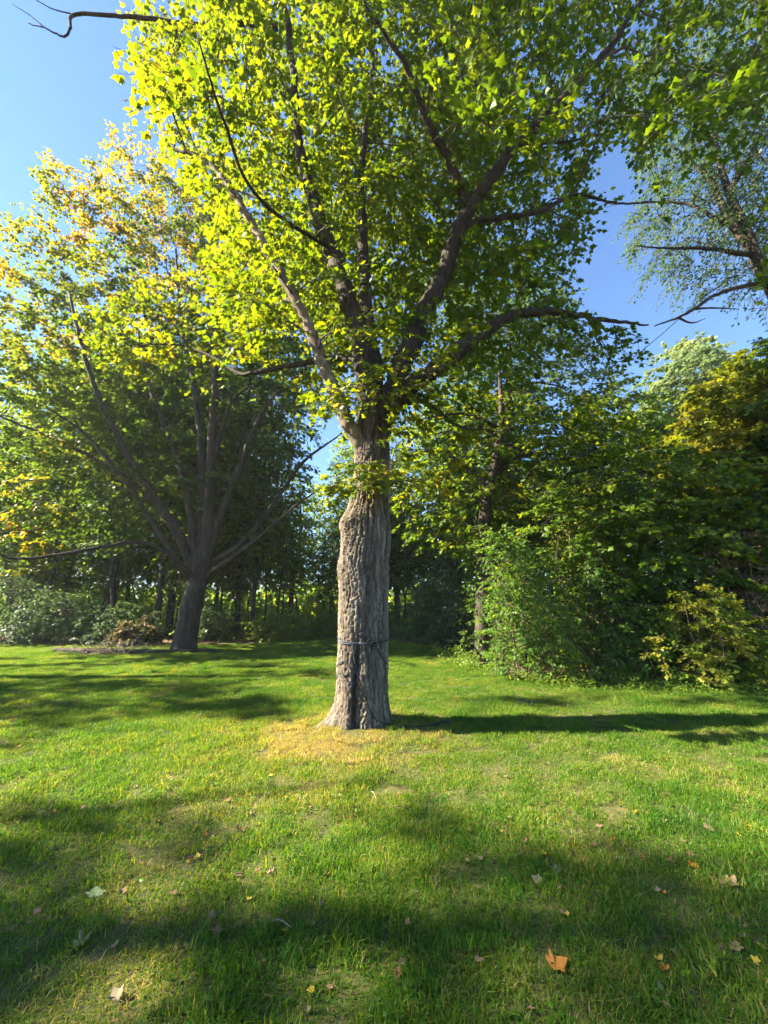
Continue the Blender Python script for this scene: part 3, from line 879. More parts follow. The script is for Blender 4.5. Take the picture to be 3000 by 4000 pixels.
# ------------------------------------------------------------------ other trees
def simple_tree(name, base, height, crown_c, crown_r, n_leaf, t, mat, shape=OVAL, size=(.14, .22), spacing=1.0, trunk_r=.18, lean=(0, 0), bark='bark_wood', n_limb=5, poly=None, tvar=.1, limbs=None, low=-.95, inner=.25, flat=.45, droop=.3, twigs=5, rad=(.7, 1.0), trunk=None, twig_mesh=True):
    base = np.asarray(base, float)
    cc = np.asarray(crown_c, float)
    if trunk is None:
        tp = [base + np.array([0, 0, -.2]), base + np.array([lean[0] * .2, lean[1] * .2, height * .25]), base + np.array([lean[0] * .6, lean[1] * .6, height * .55]), base + np.array([lean[0], lean[1], height * .92])]
        tp[1] += np.append(rng.normal(size=2) * .12, 0); tp[2] += np.append(rng.normal(size=2) * .2, 0)
        trunk = (tp, [trunk_r * 1.25, trunk_r, trunk_r * .75, trunk_r * .2])
    tpc = catmull(trunk[0], 6)
    lim = list(limbs or [])
    for i in range(n_limb):
        k = int(rng.uniform(.35, .85) * (len(tpc) - 1))
        a = rng.random() * 6.28
        e = cc + np.array([math.cos(a), math.sin(a), 0]) * np.asarray(crown_r) * .7
        e[2] = max(tpc[k][2] + .6, cc[2] + rng.uniform(-.5, .6) * crown_r[2])
        s = tpc[k]
        lim.append(([s, s + (e - s) * .4 + np.array([0, 0, .15 * np.linalg.norm(e - s)]), e], [trunk_r * .45, trunk_r * .28, .015]))
    p = ellipsoid_pts(int(40000), cc, crown_r, inner, low)
    if poly is not None:
        px, py, d = proj(p)
        inn = (px > -100) & (px < 3100) & (py > -100) & (d > .3)
        p = p[~inn | in_poly(px, py, np.asarray(poly, float) * 1.8083)]
    p = thin(p[p[:, 2] > .3], spacing)
    per = max(8, n_leaf // max(1, len(p)))
    cl = [(c, rng.uniform(*rad) * spacing, int(per * rng.uniform(.7, 1.3)), float(np.clip(t + tvar * rng.normal(), 0, 1))) for c in p]
    return build_tree(name, (base[0], base[1], 0), trunk, lim, cl, dict(shape=shape, size=size, flat=flat, droop=droop, twigs=twigs), dict(bark=M[bark], twig=M[bark], leaf=mat), sides=7, fine=False, twig_mesh=twig_mesh)

def right_trees():
    L = M
    # leaning small maple inside the thicket
    Y = 11.0
    tr = ([P(1880, 2560, Y) * [1, 1, 0], P(1890, 2080, Y), P(1905, 1930, Y), P(1935, 1800, Y), P(1960, 1650, Y), P(1950, 1450, Y)], [.20, .17, .16, .14, .11, .04])
    r = simple_tree('young_maple', tr[0][0], 8, (4.0, 11.4, 5.4), (4.2, 1.7, 3.1), 8500, .38, L['leaf_main'], TRI3, (.12, .18), .75, bark='bark_dark', trunk=tr, n_limb=7, tvar=.07,
                    poly=[(860, 780), (1000, 720), (1150, 780), (1330, 800), (1400, 900), (1400, 1180), (1000, 1200), (850, 1150)], flat=.25)
    tag(r, 'green maple with dark leaning trunk rising out of the thicket behind the big maple', 'tree')
    r = simple_tree('tall_tree', (6.8, 18, 0), 18, (6.8, 18, 12.5), (4.4, 4, 8.5), 15000, .3, L['leaf_cool'], TRI3, (.16, .26), 1.0, .3,
                    poly=[(900, 500), (1180, 590), (1230, 640), (1265, 700), (1315, 790), (1340, 900), (1340, 1200), (900, 1200)])
    tag(r, 'tall dark bluish-green tree with sloping outline against the blue sky', 'tree')
    r = simple_tree('yellow_tree', (10.4, 11.0, 0), 7.0, (10.6, 11.0, 7.2), (3.3, 2.0, 3.3), 24000, .18, L['leaf_yellow'], TRI3, (.12, .18), .6, .13, n_limb=0, tvar=.16, flat=.3,
                    poly=[(1420, 1080), (1440, 960), (1500, 900), (1520, 820), (1590, 780), (1700, 800), (1700, 1090)])
    tag(r, 'golden yellow tree lit by the sun above the thicket', 'tree')
    r = simple_tree('pale_tree', (19.5, 22, 0), 16, (19.5, 22, 14.5), (5, 4, 7.5), 15000, .8, L['leaf_cool'], TRI3, (.2, .3), 1.1, .3, n_limb=0, tvar=.12,
                    poly=[(1300, 1100), (1370, 900), (1400, 830), (1430, 780), (1470, 745), (1530, 745), (1580, 780), (1640, 850), (1700, 1000)])
    tag(r, 'pale green tree standing behind the golden yellow tree', 'tree')
    r = simple_tree('dark_tree', (11.0, 10.2, 0), 8, (11.0, 10.4, 7.2), (2.4, 2.6, 4.2), 14000, .3, L['leaf_wood'], TRI3, (.11, .16), .6, .16, n_limb=0, bark='bark_dark',
                    poly=[(1640, 800), (1640, 740), (1720, 700), (1720, 1300), (1500, 1250), (1480, 1170), (1560, 1100), (1640, 1060)])
    tag(r, 'dark green tree at the edge of the picture beside the golden yellow tree', 'tree')
    r = simple_tree('green_tree', (9.4, 16, 0), 9.5, (9.4, 16, 7.4), (3.4, 2.6, 4.5), 13000, .45, L['leaf_wood'], TRI3, (.15, .22), .8, .18, tvar=.18,
                    poly=[(1200, 1200), (1240, 900), (1300, 850), (1340, 810), (1400, 830), (1440, 900), (1480, 1000), (1480, 1200)])
    tag(r, 'mid green tree with yellow tinged top between the tall tree and the golden tree', 'tree')
    r = simple_tree('low_maple', (6.6, 10.0, 0), 6, (7.0, 9.0, 3.3), (3.6, 1.3, 1.9), 11000, .38, L['leaf_main'], TRI3, (.11, .16), .6, .11, bark='bark_dark', tvar=.08, flat=.22)
    tag(r, 'low maple with layered sprays of leaves above the thicket shrubs', 'tree')
    r = simple_tree('low_maple', (10.6, 9.6, 0), 5.5, (10.2, 8.9, 3.2), (2.8, 1.2, 1.7), 9000, .50, L['leaf_main'], TRI3, (.11, .16), .6, .10, bark='bark_dark', tvar=.08, flat=.22)
    tag(r, 'low maple with yellowing layered sprays at the edge of the picture above dry shrubs', 'tree')
    # airy tree reaching in from the right, trunk outside the picture
    Y = 9.0
    def z2(x, y, dy=0):
        return P(1500 + x * .9042, y * .9042, Y + dy)
    b = np.array([z2(1760, 1500)[0] + 1.2, Y, 0])
    top = [b + [0, 0, -.2], b + [-.2, 0, 3.5], z2(1720, 1330), z2(1625, 1150), z2(1560, 990), z2(1490, 830), z2(1445, 680), z2(1410, 480, -.3), z2(1380, 250, -.6)]
    lim = [([z2(1600, 1100), z2(1500, 960), z2(1420, 800), z2(1320, 690), z2(1230, 620)], [.13, .10, .08, .05, .02]),
           ([z2(1580, 1100), z2(1400, 1075, -.3), z2(1230, 1072, -.6), z2(1080, 1062, -.9)], [.07, .05, .03, .01]),
           ([z2(1520, 990), z2(1420, 935), z2(1320, 885, .2), z2(1180, 872, .4), z2(980, 884, .6)], [.07, .05, .04, .03, .01]),
           ([z2(1740, 1200), z2(1659, 1215, -.2), z2(1540, 1240, -.4), z2(1430, 1275, -.5), z2(1340, 1335, -.6), z2(1270, 1372, -.7), z2(1170, 1408, -.8)], [.08, .07, .055, .045, .04, .03, .015]),
           ([z2(1340, 1335, -.6), z2(1420, 1330, -.7), z2(1530, 1335, -.8)], [.03, .022, .008]),
           ([z2(1270, 1372, -.7), z2(1330, 1395, -.7), z2(1390, 1375, -.7)], [.03, .02, .006]),
           ([z2(1490, 830), z2(1600, 640, -.5), z2(1700, 420, -1)], [.09, .06, .02]),
           ([z2(1430, 640), z2(1300, 400, -.6), z2(1180, 200, -1)], [.06, .04, .015])]
    r = simple_tree('airy_tree', b, 15, z2(1560, 680), (4.6, 2.6, 5.2), 34000, .06, L['leaf_cool'], OVAL, (.075, .125), .6, .30, twigs=4, bark='bark_dark', trunk=(top, [.22, .19, .17, .15, .13, .10, .07, .04, .02]), limbs=lim, n_limb=0, inner=.5, tvar=.15, flat=.6, droop=.7,
                    poly=[(1250, -200), (1270, 150), (1330, 260), (1400, 270), (1370, 330), (1400, 400), (1360, 470), (1330, 530), (1400, 560), (1380, 610), (1430, 640), (1450, 720), (1500, 640), (1580, 610), (1600, 700), (1659, 730), (1800, 760), (1800, -200)])
    tag(r, 'airy small-leaved tree whose forked trunk leans in from the picture edge against the sky', 'tree')
right_trees()

def wood():
    protos = []
    for i in range(5):
        h = (15, 17, 14, 16, 13)[i]
        r = simple_tree('woodland_tree', (0, 0, 0), h, (0, 0, h * .60), (2.8, 2.8, h * .40), 6000, (.35, .45, .3, .5, .4)[i], M['leaf_wood'], OVAL if i % 2 else TRI3, (.20, .32), 1.1, (.12, .10, .14, .09, .17)[i], lean=(rng.normal() * .6, rng.normal() * .4), tvar=.14, n_limb=4)
        protos.append(r)
    pts = []
    tries = 0
    while len(pts) < 54 and tries < 9000:
        tries += 1
        Y = 17.5 + 17 * rng.random() ** 1.2
        X = (rng.random() * 2 - 1) * (1.15 * Y + 2)
        if X > 1.5 and Y < 19: continue
        if -5 < X < 1.5 and Y < 21: continue
        if any((X - a) ** 2 + (Y - b) ** 2 < (1.5 if Y < 30 else 2.2) ** 2 for a, b in pts): continue
        pts.append((X, Y))
    for i, (X, Y) in enumerate(pts):
        o = protos[i] if i < 5 else copy_tree(protos[rng.integers(0, 5)])
        o.location = (X, Y, float(gh(X, Y)) - .05)
        o.rotation_euler = (0, 0, rng.random() * 6.28)
        s = rng.uniform(.75, 1.05)
        o.scale = (s, s, s * rng.uniform(.9, 1.1))
        tag(o, 'slender tree standing among many alike in the shaded wood beyond the lawn', 'tree', 'woodland trees beyond the lawn')
    for x0, x1, x2, yb, r0, lab in ((600, 640, 690, 2460, .15, 'leaning dark trunk of a wood edge tree just behind the second maple'), (430, 440, 470, 2440, .13, 'straight dark trunk of a wood edge tree behind the brownish low shrub'), (150, 215, 260, 2300, .10, 'thin slanting dark trunk behind the broad grey-green bush')):
        Yw = 18.2
        tp = [P(x0, 2500, Yw) * [1, 1, 0] - [0, 0, .2], P(x0 + 15, 2400, Yw), P(x1, 2200, Yw), P(x2, 1950, Yw), P(x2 + 40, 1500, Yw)]
        c0 = P(x2 + 10, 1600, Yw)
        o = simple_tree('woodland_tree', tp[0], 14, c0, (2.6, 2.6, 4.5), 5500, .4, M['leaf_wood'], TRI3, (.18, .28), 1.0, trunk=(tp, [r0 * 1.3, r0, r0 * .85, r0 * .6, .04]), tvar=.15, n_limb=4)
        tag(o, lab, 'tree')
    # saplings: bare thin poles with sparse leaves
    sp = []
    for i in range(2):
        sp.append(simple_tree('sapling', (0, 0, 0), 6.5, (0, 0, 4.2), (1.3, 1.3, 2.2), 1500, .45, M['leaf_wood'], TRI3, (.15, .22), .6, .045, lean=(rng.normal() * .4, .2), n_limb=3, tvar=.14))
    spots = []
    for _ in range(46):
        Y = rng.uniform(17.5, 27); X = rng.uniform(-.95, .35) * Y
        if -4 < X < 1 and Y < 19.5: Y += 3
        spots.append((X, Y))
    for i, (X, Y) in enumerate(spots):
        o = sp[i] if i < 2 else copy_tree(sp[i % 2])
        o.location = (X, Y, float(gh(X, Y)) - .05); o.rotation_euler = (0, 0, rng.random() * 6.28)
        s = rng.uniform(.7, 1.25); o.scale = (s, s, s)
        tag(o, 'thin sapling with few leaves among the trunks of the shaded wood', 'sapling', 'saplings in the wood')
    # tangled undergrowth on the floor of the wood
    n = 26000
    X = rng.uniform(-24, 6, n); Y = rng.uniform(17.2, 30, n)
    k = (Y > edge_y(X) + .5) & ((X < 1.5) | (Y > 19))
    X, Y = X[k], Y[k]; n = len(X)
    lump = np.clip(vnoise(X * .9 + 5, Y * .9) * 1.5 - .35, 0, 1)
    pos = np.stack([X, Y, gh(X, Y) + 1.5 * lump * rng.random(n) ** .8], -1)
    V, Fc = leaf_arrays(pos, rand_dir(n) * .7 + [0, 0, .8], rand_dir(n), rng.uniform(.09, .17, n), OVAL)
    tag(link('undergrowth', new_mesh('undergrowth', V, [Fc], M['leaf_wood'], True, {'t': np.repeat(np.clip(.5 + .2 * rng.normal(size=n), 0, 1), 4)})), 'tangled low undergrowth on the floor of the shaded wood', 'undergrowth', kind='stuff')
    # far wood reads as one mass
    n = 42000
    Y = np.where(rng.random(n) < .28, 34 + 6 * rng.random(n), 62 + 14 * rng.random(n)); X = (rng.random(n) * 2 - 1) * (1.3 * Y)
    top = np.where(Y < 46, 2.3, 17) * (1 + .5 * vnoise(X * .16 + 3, Y * .05))
    Zp = top * rng.random(n) ** 1.3
    pos = np.stack([X, Y, Zp], -1)
    V, Fc = leaf_arrays(pos, rand_dir(n) + [0, 0, .6], rand_dir(n) + [0, 0, -.4], rng.uniform(.6, 1.05, n), OVAL)
    t = np.clip(.45 + .2 * rng.normal(size=n), 0, 1)
    tag(link('far_woodland', new_mesh('far_woodland', V, [Fc], M['leaf_wood'], True, {'t': np.repeat(t, 4)})), 'distant mass of woodland foliage seen between the trunks', 'woodland', kind='stuff')
wood()

# trees beside the lawn, outside the picture: their crowns throw the shade on the grass
def shade_trees():
    def crown_for(spots, x0):
        out = []
        for (gx, gy, rad, n) in spots:
            k = (gx - x0 + rng.normal() * .8) / math.cos(SUN_EL) / math.cos(SUN_BACK)
            c = np.array([gx, gy, 0]) + sun_to * k
            out.append((c, rad, n, .4))
        return out
    # foreground shade
    sp = []
    for _ in range(250):
        gy = rng.uniform(-.5, 3.4); gx = rng.uniform(-5.5, 6)
        lim = 3.3 + .25 * math.sin(gx * 1.3) - (.55 if gx > 1.2 else 0)
        if gy > lim: continue
        sp.append((gx, gy, rng.uniform(.5, .75), int(rng.uniform(20, 38))))
    cl = crown_for(sp, -19.0)
    b = np.array([-20.0, 1.5, 0.])
    tr = ([b + [0, 0, -.2], b + [.1, 0, 4.5], b + [.3, .1, 9.0], b + [.4, 0, 15.0]], [.36, .28, .2, .05])
    lim = [([b + [.2, 0, 6.5], b + [1.2, a, 9.5], b + [1.6, a * 2.2, 12.5]], [.12, .08, .03]) for a in (-.8, .1, .8)]
    r = build_tree('shade_tree', b, tr, lim, cl, dict(shape=TRI3, size=(.16, .24), flat=.5, droop=.3, twigs=5), dict(bark=M['bark_dark'], twig=M['bark_dark'], leaf=M['leaf_left']), fine=False)
    tag(r, 'tree outside the picture whose crown shades the near lawn', 'tree')
    # strips of shade across the lawn on the left
    sp = []
    for gx0, gx1, gy, w, n in ((-9, -1.4, 6.35, .32, 66), (-9, -2.6, 7.7, .26, 40), (-9, -1, 8.9, .2, 14), (-11, -2, 10.0, .25, 14), (-9, -3.5, 4.55, .20, 8), (-12, -5, 11.6, .3, 10), (1.5, 6.0, 6.7, .12, 7), (5, 9, 6.4, .2, 8)):
        for _ in range(n):
            sp.append((rng.uniform(gx0, gx1), gy + rng.normal() * w, rng.uniform(.35, .6), int(rng.uniform(35, 60))))
    cl = crown_for(sp, -21.0)
    b = np.array([-22, 8.0, 0.])
    tr = ([b + [0, 0, -.2], b + [-.1, 0, 4.5], b + [.2, .1, 8.5], b + [.2, .2, 14.0]], [.36, .28, .2, .05])
    lim = [([b + [.2, 0, 6.0], b + [.9, a, 8.5], b + [1.0, a * 2.2, 12.0]], [.12, .08, .03]) for a in (-1.6, .1, 1.8)]
    r = build_tree('shade_tree', b, tr, lim, cl, dict(shape=TRI3, size=(.16, .24), flat=.5, droop=.3, twigs=5), dict(bark=M['bark_dark'], twig=M['bark_dark'], leaf=M['leaf_left']), fine=False)
    tag(r, 'tree outside the picture whose crown throws strips of shade over the far lawn', 'tree')
shade_trees()

# ------------------------------------------------------------------ shrubs
def shrub(name, base, h, rx, ry, n_leaf, t, mat, size=(.05, .08), shape=OVAL, stems=14, spacing=.28, stem_mat='twig', tvar=.12, flat=.7, bare=.12, seed_top=1.0):
    base = np.array([base[0], base[1], 0.])
    root = link(name, None, loc=base)
    g = Geo()
    p = ellipsoid_pts(6000, (0, 0, h * .50), (rx * 1.2, ry * 1.1, h * .68), .6)
    p = p[p[:, 2] > .12 + bare * h * rng.random(len(p))]
    p = p * np.array([1, 1, 1])
    lump = vnoise(np.arctan2(p[:, 1], p[:, 0]) * 1.6 + 9, p[:, 2] * 1.4)
    p = p[np.linalg.norm(p / [rx, ry, h], axis=1) < .42 + 1.05 * lump]
    p = thin(p, spacing)
    ends = []
    for i in range(stems):
        a = rng.random() * 6.28; q = rng.random()
        e = np.array([math.cos(a) * rx * q, math.sin(a) * ry * q, h * rng.uniform(.6, 1.08)])
        s = np.array([math.cos(a) * rx * .25 * q, math.sin(a) * ry * .25 * q, -.05])
        mid = s + (e - s) * .5 + np.array([0, 0, .12 * h]) + rng.normal(size=3) * .08
        pp = catmull([s, mid, e], 5)
        g.add(*tube(pp, np.linspace(.016, .005, len(pp)), 4, cap=False))
        ends += list(pp[3:])
    E = np.array(ends)
    lv = []
    per = max(4, n_leaf // max(1, len(p)))
    for c in p:
        k = np.argmin(((E - c) ** 2).sum(1))
        pp = np.stack([E[k], (E[k] + c) / 2 + rng.normal(size=3) * .05, c])
        g.add(*tube(pp, np.array([.006, .005, .003]), 3, cap=False))
        a = spray(c, spacing * rng.uniform(.8, 1.3), (0, 0), per, 4, flat, size, float(np.clip(t + tvar * rng.normal(), 0, 1)), .2)
        lv.append(a[:5])
        for sg in a[5][:3]:
            g.add(*tube(np.array(sg), np.array([.004, .003, .002]), 3, cap=False))
    o = link('stems', g.mesh('stems', M[stem_mat]), root); o['kind'] = 'stuff'
    A = [np.concatenate([l[k] for l in lv]) for k in range(5)]
    V, Fc = leaf_arrays(A[0], A[1], A[2], A[3], shape)
    o = link('foliage', new_mesh('foliage', V, [Fc], mat, True, {'t': np.repeat(A[4], len(shape[0]))}), root); o['kind'] = 'stuff'
    return root

def shrubs():
    S, B, D, W = M['leaf_shrub'], M['leaf_bright'], M['leaf_dry'], M['leaf_cool']
    spec = [
        ('shrub', 3.0, 8.7, 2.9, 1.15, 1.1, 8000, .42, S, 'twig', 'dense fine-leaved green shrub at the corner where the thicket meets the lawn'),
        ('shrub', 4.6, 8.8, 2.6, 1.3, 1.0, 8000, .40, S, 'twig', 'dark green shrub next to the corner shrub of the thicket'),
        ('shrub', 5.0, 9.4, 3.5, .8, .7, 3500, .85, S, 'dead_twig', 'tall pale-topped shrub with seed heads sticking up from the thicket'),
        ('shrub', 6.3, 8.6, 2.3, 1.3, .9, 8000, .35, S, 'twig', 'shadowy shrub in the middle of the thicket behind the bright bush'),
        ('bright_bush', 6.0, 7.75, 1.6, 1.15, .6, 6000, .8, B, 'twig', 'bright yellow-green sunlit bush at the front of the thicket'),
        ('bright_bush', 7.9, 8.0, 1.2, .9, .6, 3500, .62, B, 'twig', 'smaller yellow-green bush at the lawn edge near the picture border'),
        ('dry_shrub', 8.0, 8.6, 2.7, 1.4, .8, 5500, .7, D, 'dead_twig', 'dry pinkish-brown shrub of tangled bare twigs above the bright bush'),
        ('dry_shrub', 9.6, 8.6, 2.5, 1.1, .8, 5000, .5, D, 'dead_twig', 'dry brown-green shrub at the border of the picture'),
        ('shrub', 9.6, 8.2, 1.5, 1.0, .7, 5000, .6, S, 'twig', 'low olive shrub under the dry shrubs at the picture border'),
        ('shrub', 3.2, 11.0, 3.3, 1.2, 1.5, 8000, .3, S, 'twig', 'shaded shrub along the side of the grassy gap'),
        ('shrub', 2.5, 13.8, 2.8, 1.2, 1.3, 7000, .25, W, 'twig', 'dark twiggy shrub deep at the end of the grassy gap'),
        ('shrub', 1.7, 15.8, 2.4, 1.4, 1.2, 6000, .25, W, 'twig', 'dark shrub at the far end of the grassy gap behind the trunk'),
        ('shrub', 5.2, 8.0, .8, 1.2, .45, 3000, .4, S, 'twig', 'low weedy growth at the foot of the thicket before the dark shrub'),
        ('shrub', -13.6, 15.6, 1.8, 2.1, 1.2, 8000, .25, W, 'twig', 'broad grey-green bush with pale top at the lawn edge by the picture border'),
        ('shrub', -10.6, 15.6, 1.3, 1.6, 1.0, 6000, .2, W, 'twig', 'grey-green bush beside the broad pale-topped bush'),
        ('shrub', -9.2, 14.9, .8, .9, .6, 3000, .2, D, 'dead_twig', 'brownish low shrub beside the foot of the second maple'),
        ('shrub', -4.7, 16.6, 1.0, 1.3, .7, 3800, .75, S, 'twig', 'low sunlit shrub behind the foot of the second maple'),
        ('shrub', -2.9, 18.6, 1.1, 1.4, .7, 3800, .65, S, 'twig', 'low pale shrub in front of the wood at the end of the lawn'),
        ('shrub', -.9, 19.0, 1.2, 1.3, .8, 3800, .45, W, 'twig', 'low bluish shrub in front of the wood close to the trunk of the big maple'),
        ('shrub', -16.5, 17.0, 2.6, 2.0, 1.2, 6000, .4, W, 'twig', 'tall bush at the wood edge by the picture border behind the pale bush'),
        ('shrub', -7.6, 17.0, 1.3, 1.4, .9, 4500, .3, W, 'twig', 'dark low bush behind the second maple'),
        ('shrub', 7.4, 9.8, 3.0, 1.5, .9, 6000, .35, S, 'twig', 'tall dark shrub behind the dry pinkish shrub'),
        ('shrub', 5.6, 10.4, 3.0, 1.4, .9, 6000, .35, S, 'twig', 'tall dark shrub behind the pale-topped shrub'),
        ('shrub', 9.6, 10.4, 3.0, 1.5, .9, 6000, .35, S, 'twig', 'tall dark shrub beneath the yellowing low maple'),
        ('shrub', 12.0, 8.8, 2.6, 1.4, 1.0, 5000, .4, S, 'twig', 'shrub at the picture border behind the low olive shrub'),
    ]
    for nm, x, y, h, rx, ry, n, t, m, sm, lab in spec:
        big = 1.15 if y < 13 else 1.7
        n = int(n * (1.35 if x > 1 else 1.2))
        r = shrub(nm, (x, y), h, rx, ry, n, t, m, (.05 * big, .085 * big), stem_mat=sm, spacing=.26 * (1 if y < 13 else 1.3), flat=.6, stems=22 if 'dry' in nm else 14)
        r.location[2] = float(gh(x, y)) - .05
        tag(r, lab, 'shrub', 'shrubs of the thicket' if x > 1 else 'bushes at the wood edge')
    # rank weeds along the edge of the thicket
    n = 9000
    X = rng.uniform(1.9, 11, n); Yv = edge_y(X) + rng.normal(size=n) * .16 + .12
    e2 = 2500
    X2 = rng.uniform(1.5, 2.5, e2); Y2 = rng.uniform(9, 15, e2); Y2 = np.minimum(Y2, edge_y(X2) + .3)
    X, Yv = np.concatenate([X, X2]), np.concatenate([Yv, Y2])
    n = len(X)
    clump = vnoise(X * 2.2, Yv * 2.2)
    pos = np.stack([X, Yv, gh(X, Yv) + rng.random(n) ** 1.6 * .42 * clump], -1)
    V, Fc = leaf_arrays(pos, rand_dir(n) * .6 + [0, -.3, .8], rand_dir(n) + [0, 0, .1], rng.uniform(.035, .075, n), OVAL)
    tag(link('weeds', new_mesh('weeds', V, [Fc], M['leaf_bright'], True, {'t': np.repeat(np.clip(.35 + .25 * rng.normal(size=n), 0, 1), 4)})), 'low leafy weeds along the foot of the thicket', 'weeds', kind='stuff')
shrubs()

# ------------------------------------------------------------------ things lying on the lawn
def litter():
    def lmat(name, cols):
        m = noise_mat(name, cols, (25, 25, 25), rough=.7, bump=0)
        return m
    C = dict(brown=lmat('dry_brown_leaf', [(.12, .06, .03), (.24, .13, .07)]), pink=lmat('dry_pinkish_leaf', [(.17, .095, .06), (.28, .17, .11)]),
             tan=lmat('dry_tan_leaf', [(.17, .115, .06), (.28, .20, .11)]), orange=lmat('orange_leaf', [(.32, .12, .02), (.48, .20, .04)]),
             yellow=lmat('fallen_yellow_leaf', [(.42, .28, .03), (.55, .40, .06)]), cream=lmat('pale_leaf', [(.17, .13, .075), (.28, .23, .14)]), green=lmat('pale_green_leaf', [(.20, .28, .15), (.30, .36, .22)]))
    def leaf_mesh(kind, curl, mat):
        tv, tf = MAPLE
        # finer outline, curled
        out = np.array([(0, 0), (.18, -.04), (.36, -.02), (.36, .10), (.34, .18), (.50, .26), (.58, .38), (.44, .46), (.34, .50), (.22, .74), (.04, .98), (-.18, .76), (-.30, .52), (-.42, .50), (-.56, .36), (-.46, .26), (-.32, .18), (-.38, .08), (-.34, -.06), (-.18, -.04)])
        c = np.array([[0, .34]])
        o = np.vstack([c, out])
        x, y = o[:, 0], o[:, 1] - .34
        z = curl * (1.3 * x ** 2 + .8 * np.maximum(y, 0) ** 2) + .10 * curl * np.sin(7 * x + 3 * y) + .03
        xx = x * (1 - .35 * curl * np.abs(x)) ; V = np.stack([xx, y * (1 - .2 * curl), z], -1)
        n = len(out)
        t = np.array([[0, 1 + i, 1 + (i + 1) % n] for i in range(n)])
        stem = tube(np.array([[0, -.34, .03], [.02, -.6, .02], [.05, -.85, .05]]), np.array([.012, .01, .008]), 3, cap=False)
        Vs = np.vstack([V, stem[0]])
        return new_mesh('fallen_leaf', Vs, [t, stem[1] + len(V)], mat)
    var = {k: [leaf_mesh(k, c, m) for c in (.12, .45, .9)] for k, m in C.items()}
    z6 = lambda x, y: (x * .9042, 2600 + y * .9042)
    z7 = lambda x, y: (1500 + x * .9042, 2600 + y * .9042)
    special = [(z6(410, 1000), 'green', .125, 0, 'large pale green maple leaf lying flat in the shaded grass'),
               (z6(345, 1225), 'cream', .12, 2, 'long cream curled leaf standing on edge in the grass, below the pale green one'),
               (z6(500, 1455), 'cream', .085, 2, 'whitish curled leaf near the bottom edge of the picture'),
               (z7(745, 1310), 'orange', .13, 1, 'large orange-brown curled maple leaf near the bottom edge'),
               (z7(1490, 955), 'tan', .16, 1, 'big olive-tan crumpled leaf at the edge of the picture'),
               (z7(1410, 715), 'tan', .12, 0, 'large tan leaf at the edge of the sunlit band of lawn'),
               (z7(665, 945), 'cream', .09, 1, 'pale yellow forked leaf in the shaded middle of the lawn'),
               (z7(745, 900), 'cream', .075, 2, 'white curled leaf just above the pale yellow forked leaf'),
               (z7(1520, 1235), 'tan', .09, 0, 'tan leaf beside two yellow leaves near the bottom corner'),
               (z6(1035, 720), 'brown', .10, 1, 'brown curled leaf pile on the bare patch of lawn'),
               (z6(935, 1175), 'brown', .085, 2, 'dark brown curled leaf in the near grass'),
               (z7(1210, 1440), 'cream', .08, 2, 'cream curled leaf close to the bottom corner'),
               (z7(1340, 880), 'orange', .075, 1, 'small orange-yellow leaf in the shade beside the big olive-tan leaf')]
    rest = [(z6(605, 865), 'tan'), (z6(1030, 915), 'pink'), (z6(1110, 900), 'brown'), (z6(1168, 910), 'pink'), (z6(1410, 920), 'brown'), (z6(1450, 890), 'pink'), (z6(890, 745), 'orange'), (z6(680, 685), 'pink'), (z6(585, 530), 'tan'),
            (z6(220, 478), 'orange'), (z6(95, 495), 'brown'), (z6(300, 680), 'pink'), (z6(915, 1100), 'pink'), (z6(690, 1130), 'brown'), (z6(750, 995), 'pink'), (z6(527, 995), 'pink'), (z6(1388, 1055), 'pink'), (z6(1080, 650), 'pink'), (z6(820, 845), 'brown'), (z6(850, 840), 'yellow'),
            (z6(790, 495), 'brown'), (z6(905, 480), 'tan'), (z6(865, 385), 'orange'), (z6(950, 245), 'orange'), (z6(1060, 240), 'brown'), (z6(945, 290), 'orange'), (z6(985, 590), 'brown'), (z6(1225, 580), 'orange'), (z6(1300, 625), 'pink'), (z6(80, 355), 'orange'), (z6(405, 382), 'orange'),
            (z7(1215, 685), 'cream'), (z7(415, 850), 'cream'), (z7(1010, 850), 'cream'), (z7(690, 825), 'yellow'), (z7(655, 840), 'brown'), (z7(1635, 1230), 'yellow'), (z7(1610, 1295), 'yellow'), (z7(1190, 1285), 'yellow'), (z7(1220, 1335), 'orange'), (z7(1400, 1110), 'cream'), (z7(1185, 985), 'cream'), (z7(775, 1085), 'pink'),
            (z7(215, 940), 'pink'), (z7(225, 970), 'pink'), (z7(965, 590), 'brown'), (z7(1225, 570), 'pink'), (z7(710, 430), 'tan'), (z7(850, 460), 'pink'), (z7(545, 665), 'pink'), (z7(415, 695), 'brown'), (z7(370, 720), 'brown'), (z7(800, 755), 'tan'), (z7(870, 795), 'brown'), (z7(910, 790), 'brown'), (z7(990, 765), 'orange'),
            (z7(930, 705), 'pink'), (z7(1065, 710), 'pink'), (z7(1105, 835), 'pink'), (z7(1240, 855), 'brown'), (z7(1570, 700), 'yellow'), (z7(1535, 745), 'yellow'), (z7(1440, 530), 'pink'), (z7(1550, 590), 'brown'), (z7(1520, 415), 'orange'), (z7(610, 770), 'pink'), (z7(685, 715), 'pink'), (z7(1090, 245), 'cream'), (z7(1155, 250), 'yellow'),
            (z7(175, 725), 'brown'), (z7(100, 1130), 'pink'), (z7(1230, 1330), 'orange'), (z7(500, 1350), 'brown')]
    def put(pp, k, size, v, lab, grp=None):
        g = G(*pp)
        o = link('fallen_leaf', var[k][v])
        o.location = (g[0], g[1], g[2] + .016)
        o.rotation_euler = (rng.normal() * .22, rng.normal() * .22, rng.random() * 6.28)
        o.scale = (size * .72, size * .72, size * .72)
        tag(o, lab, 'leaf', grp)
    for pp, k, s, v, lab in special:
        put(pp, k, s, v, lab)
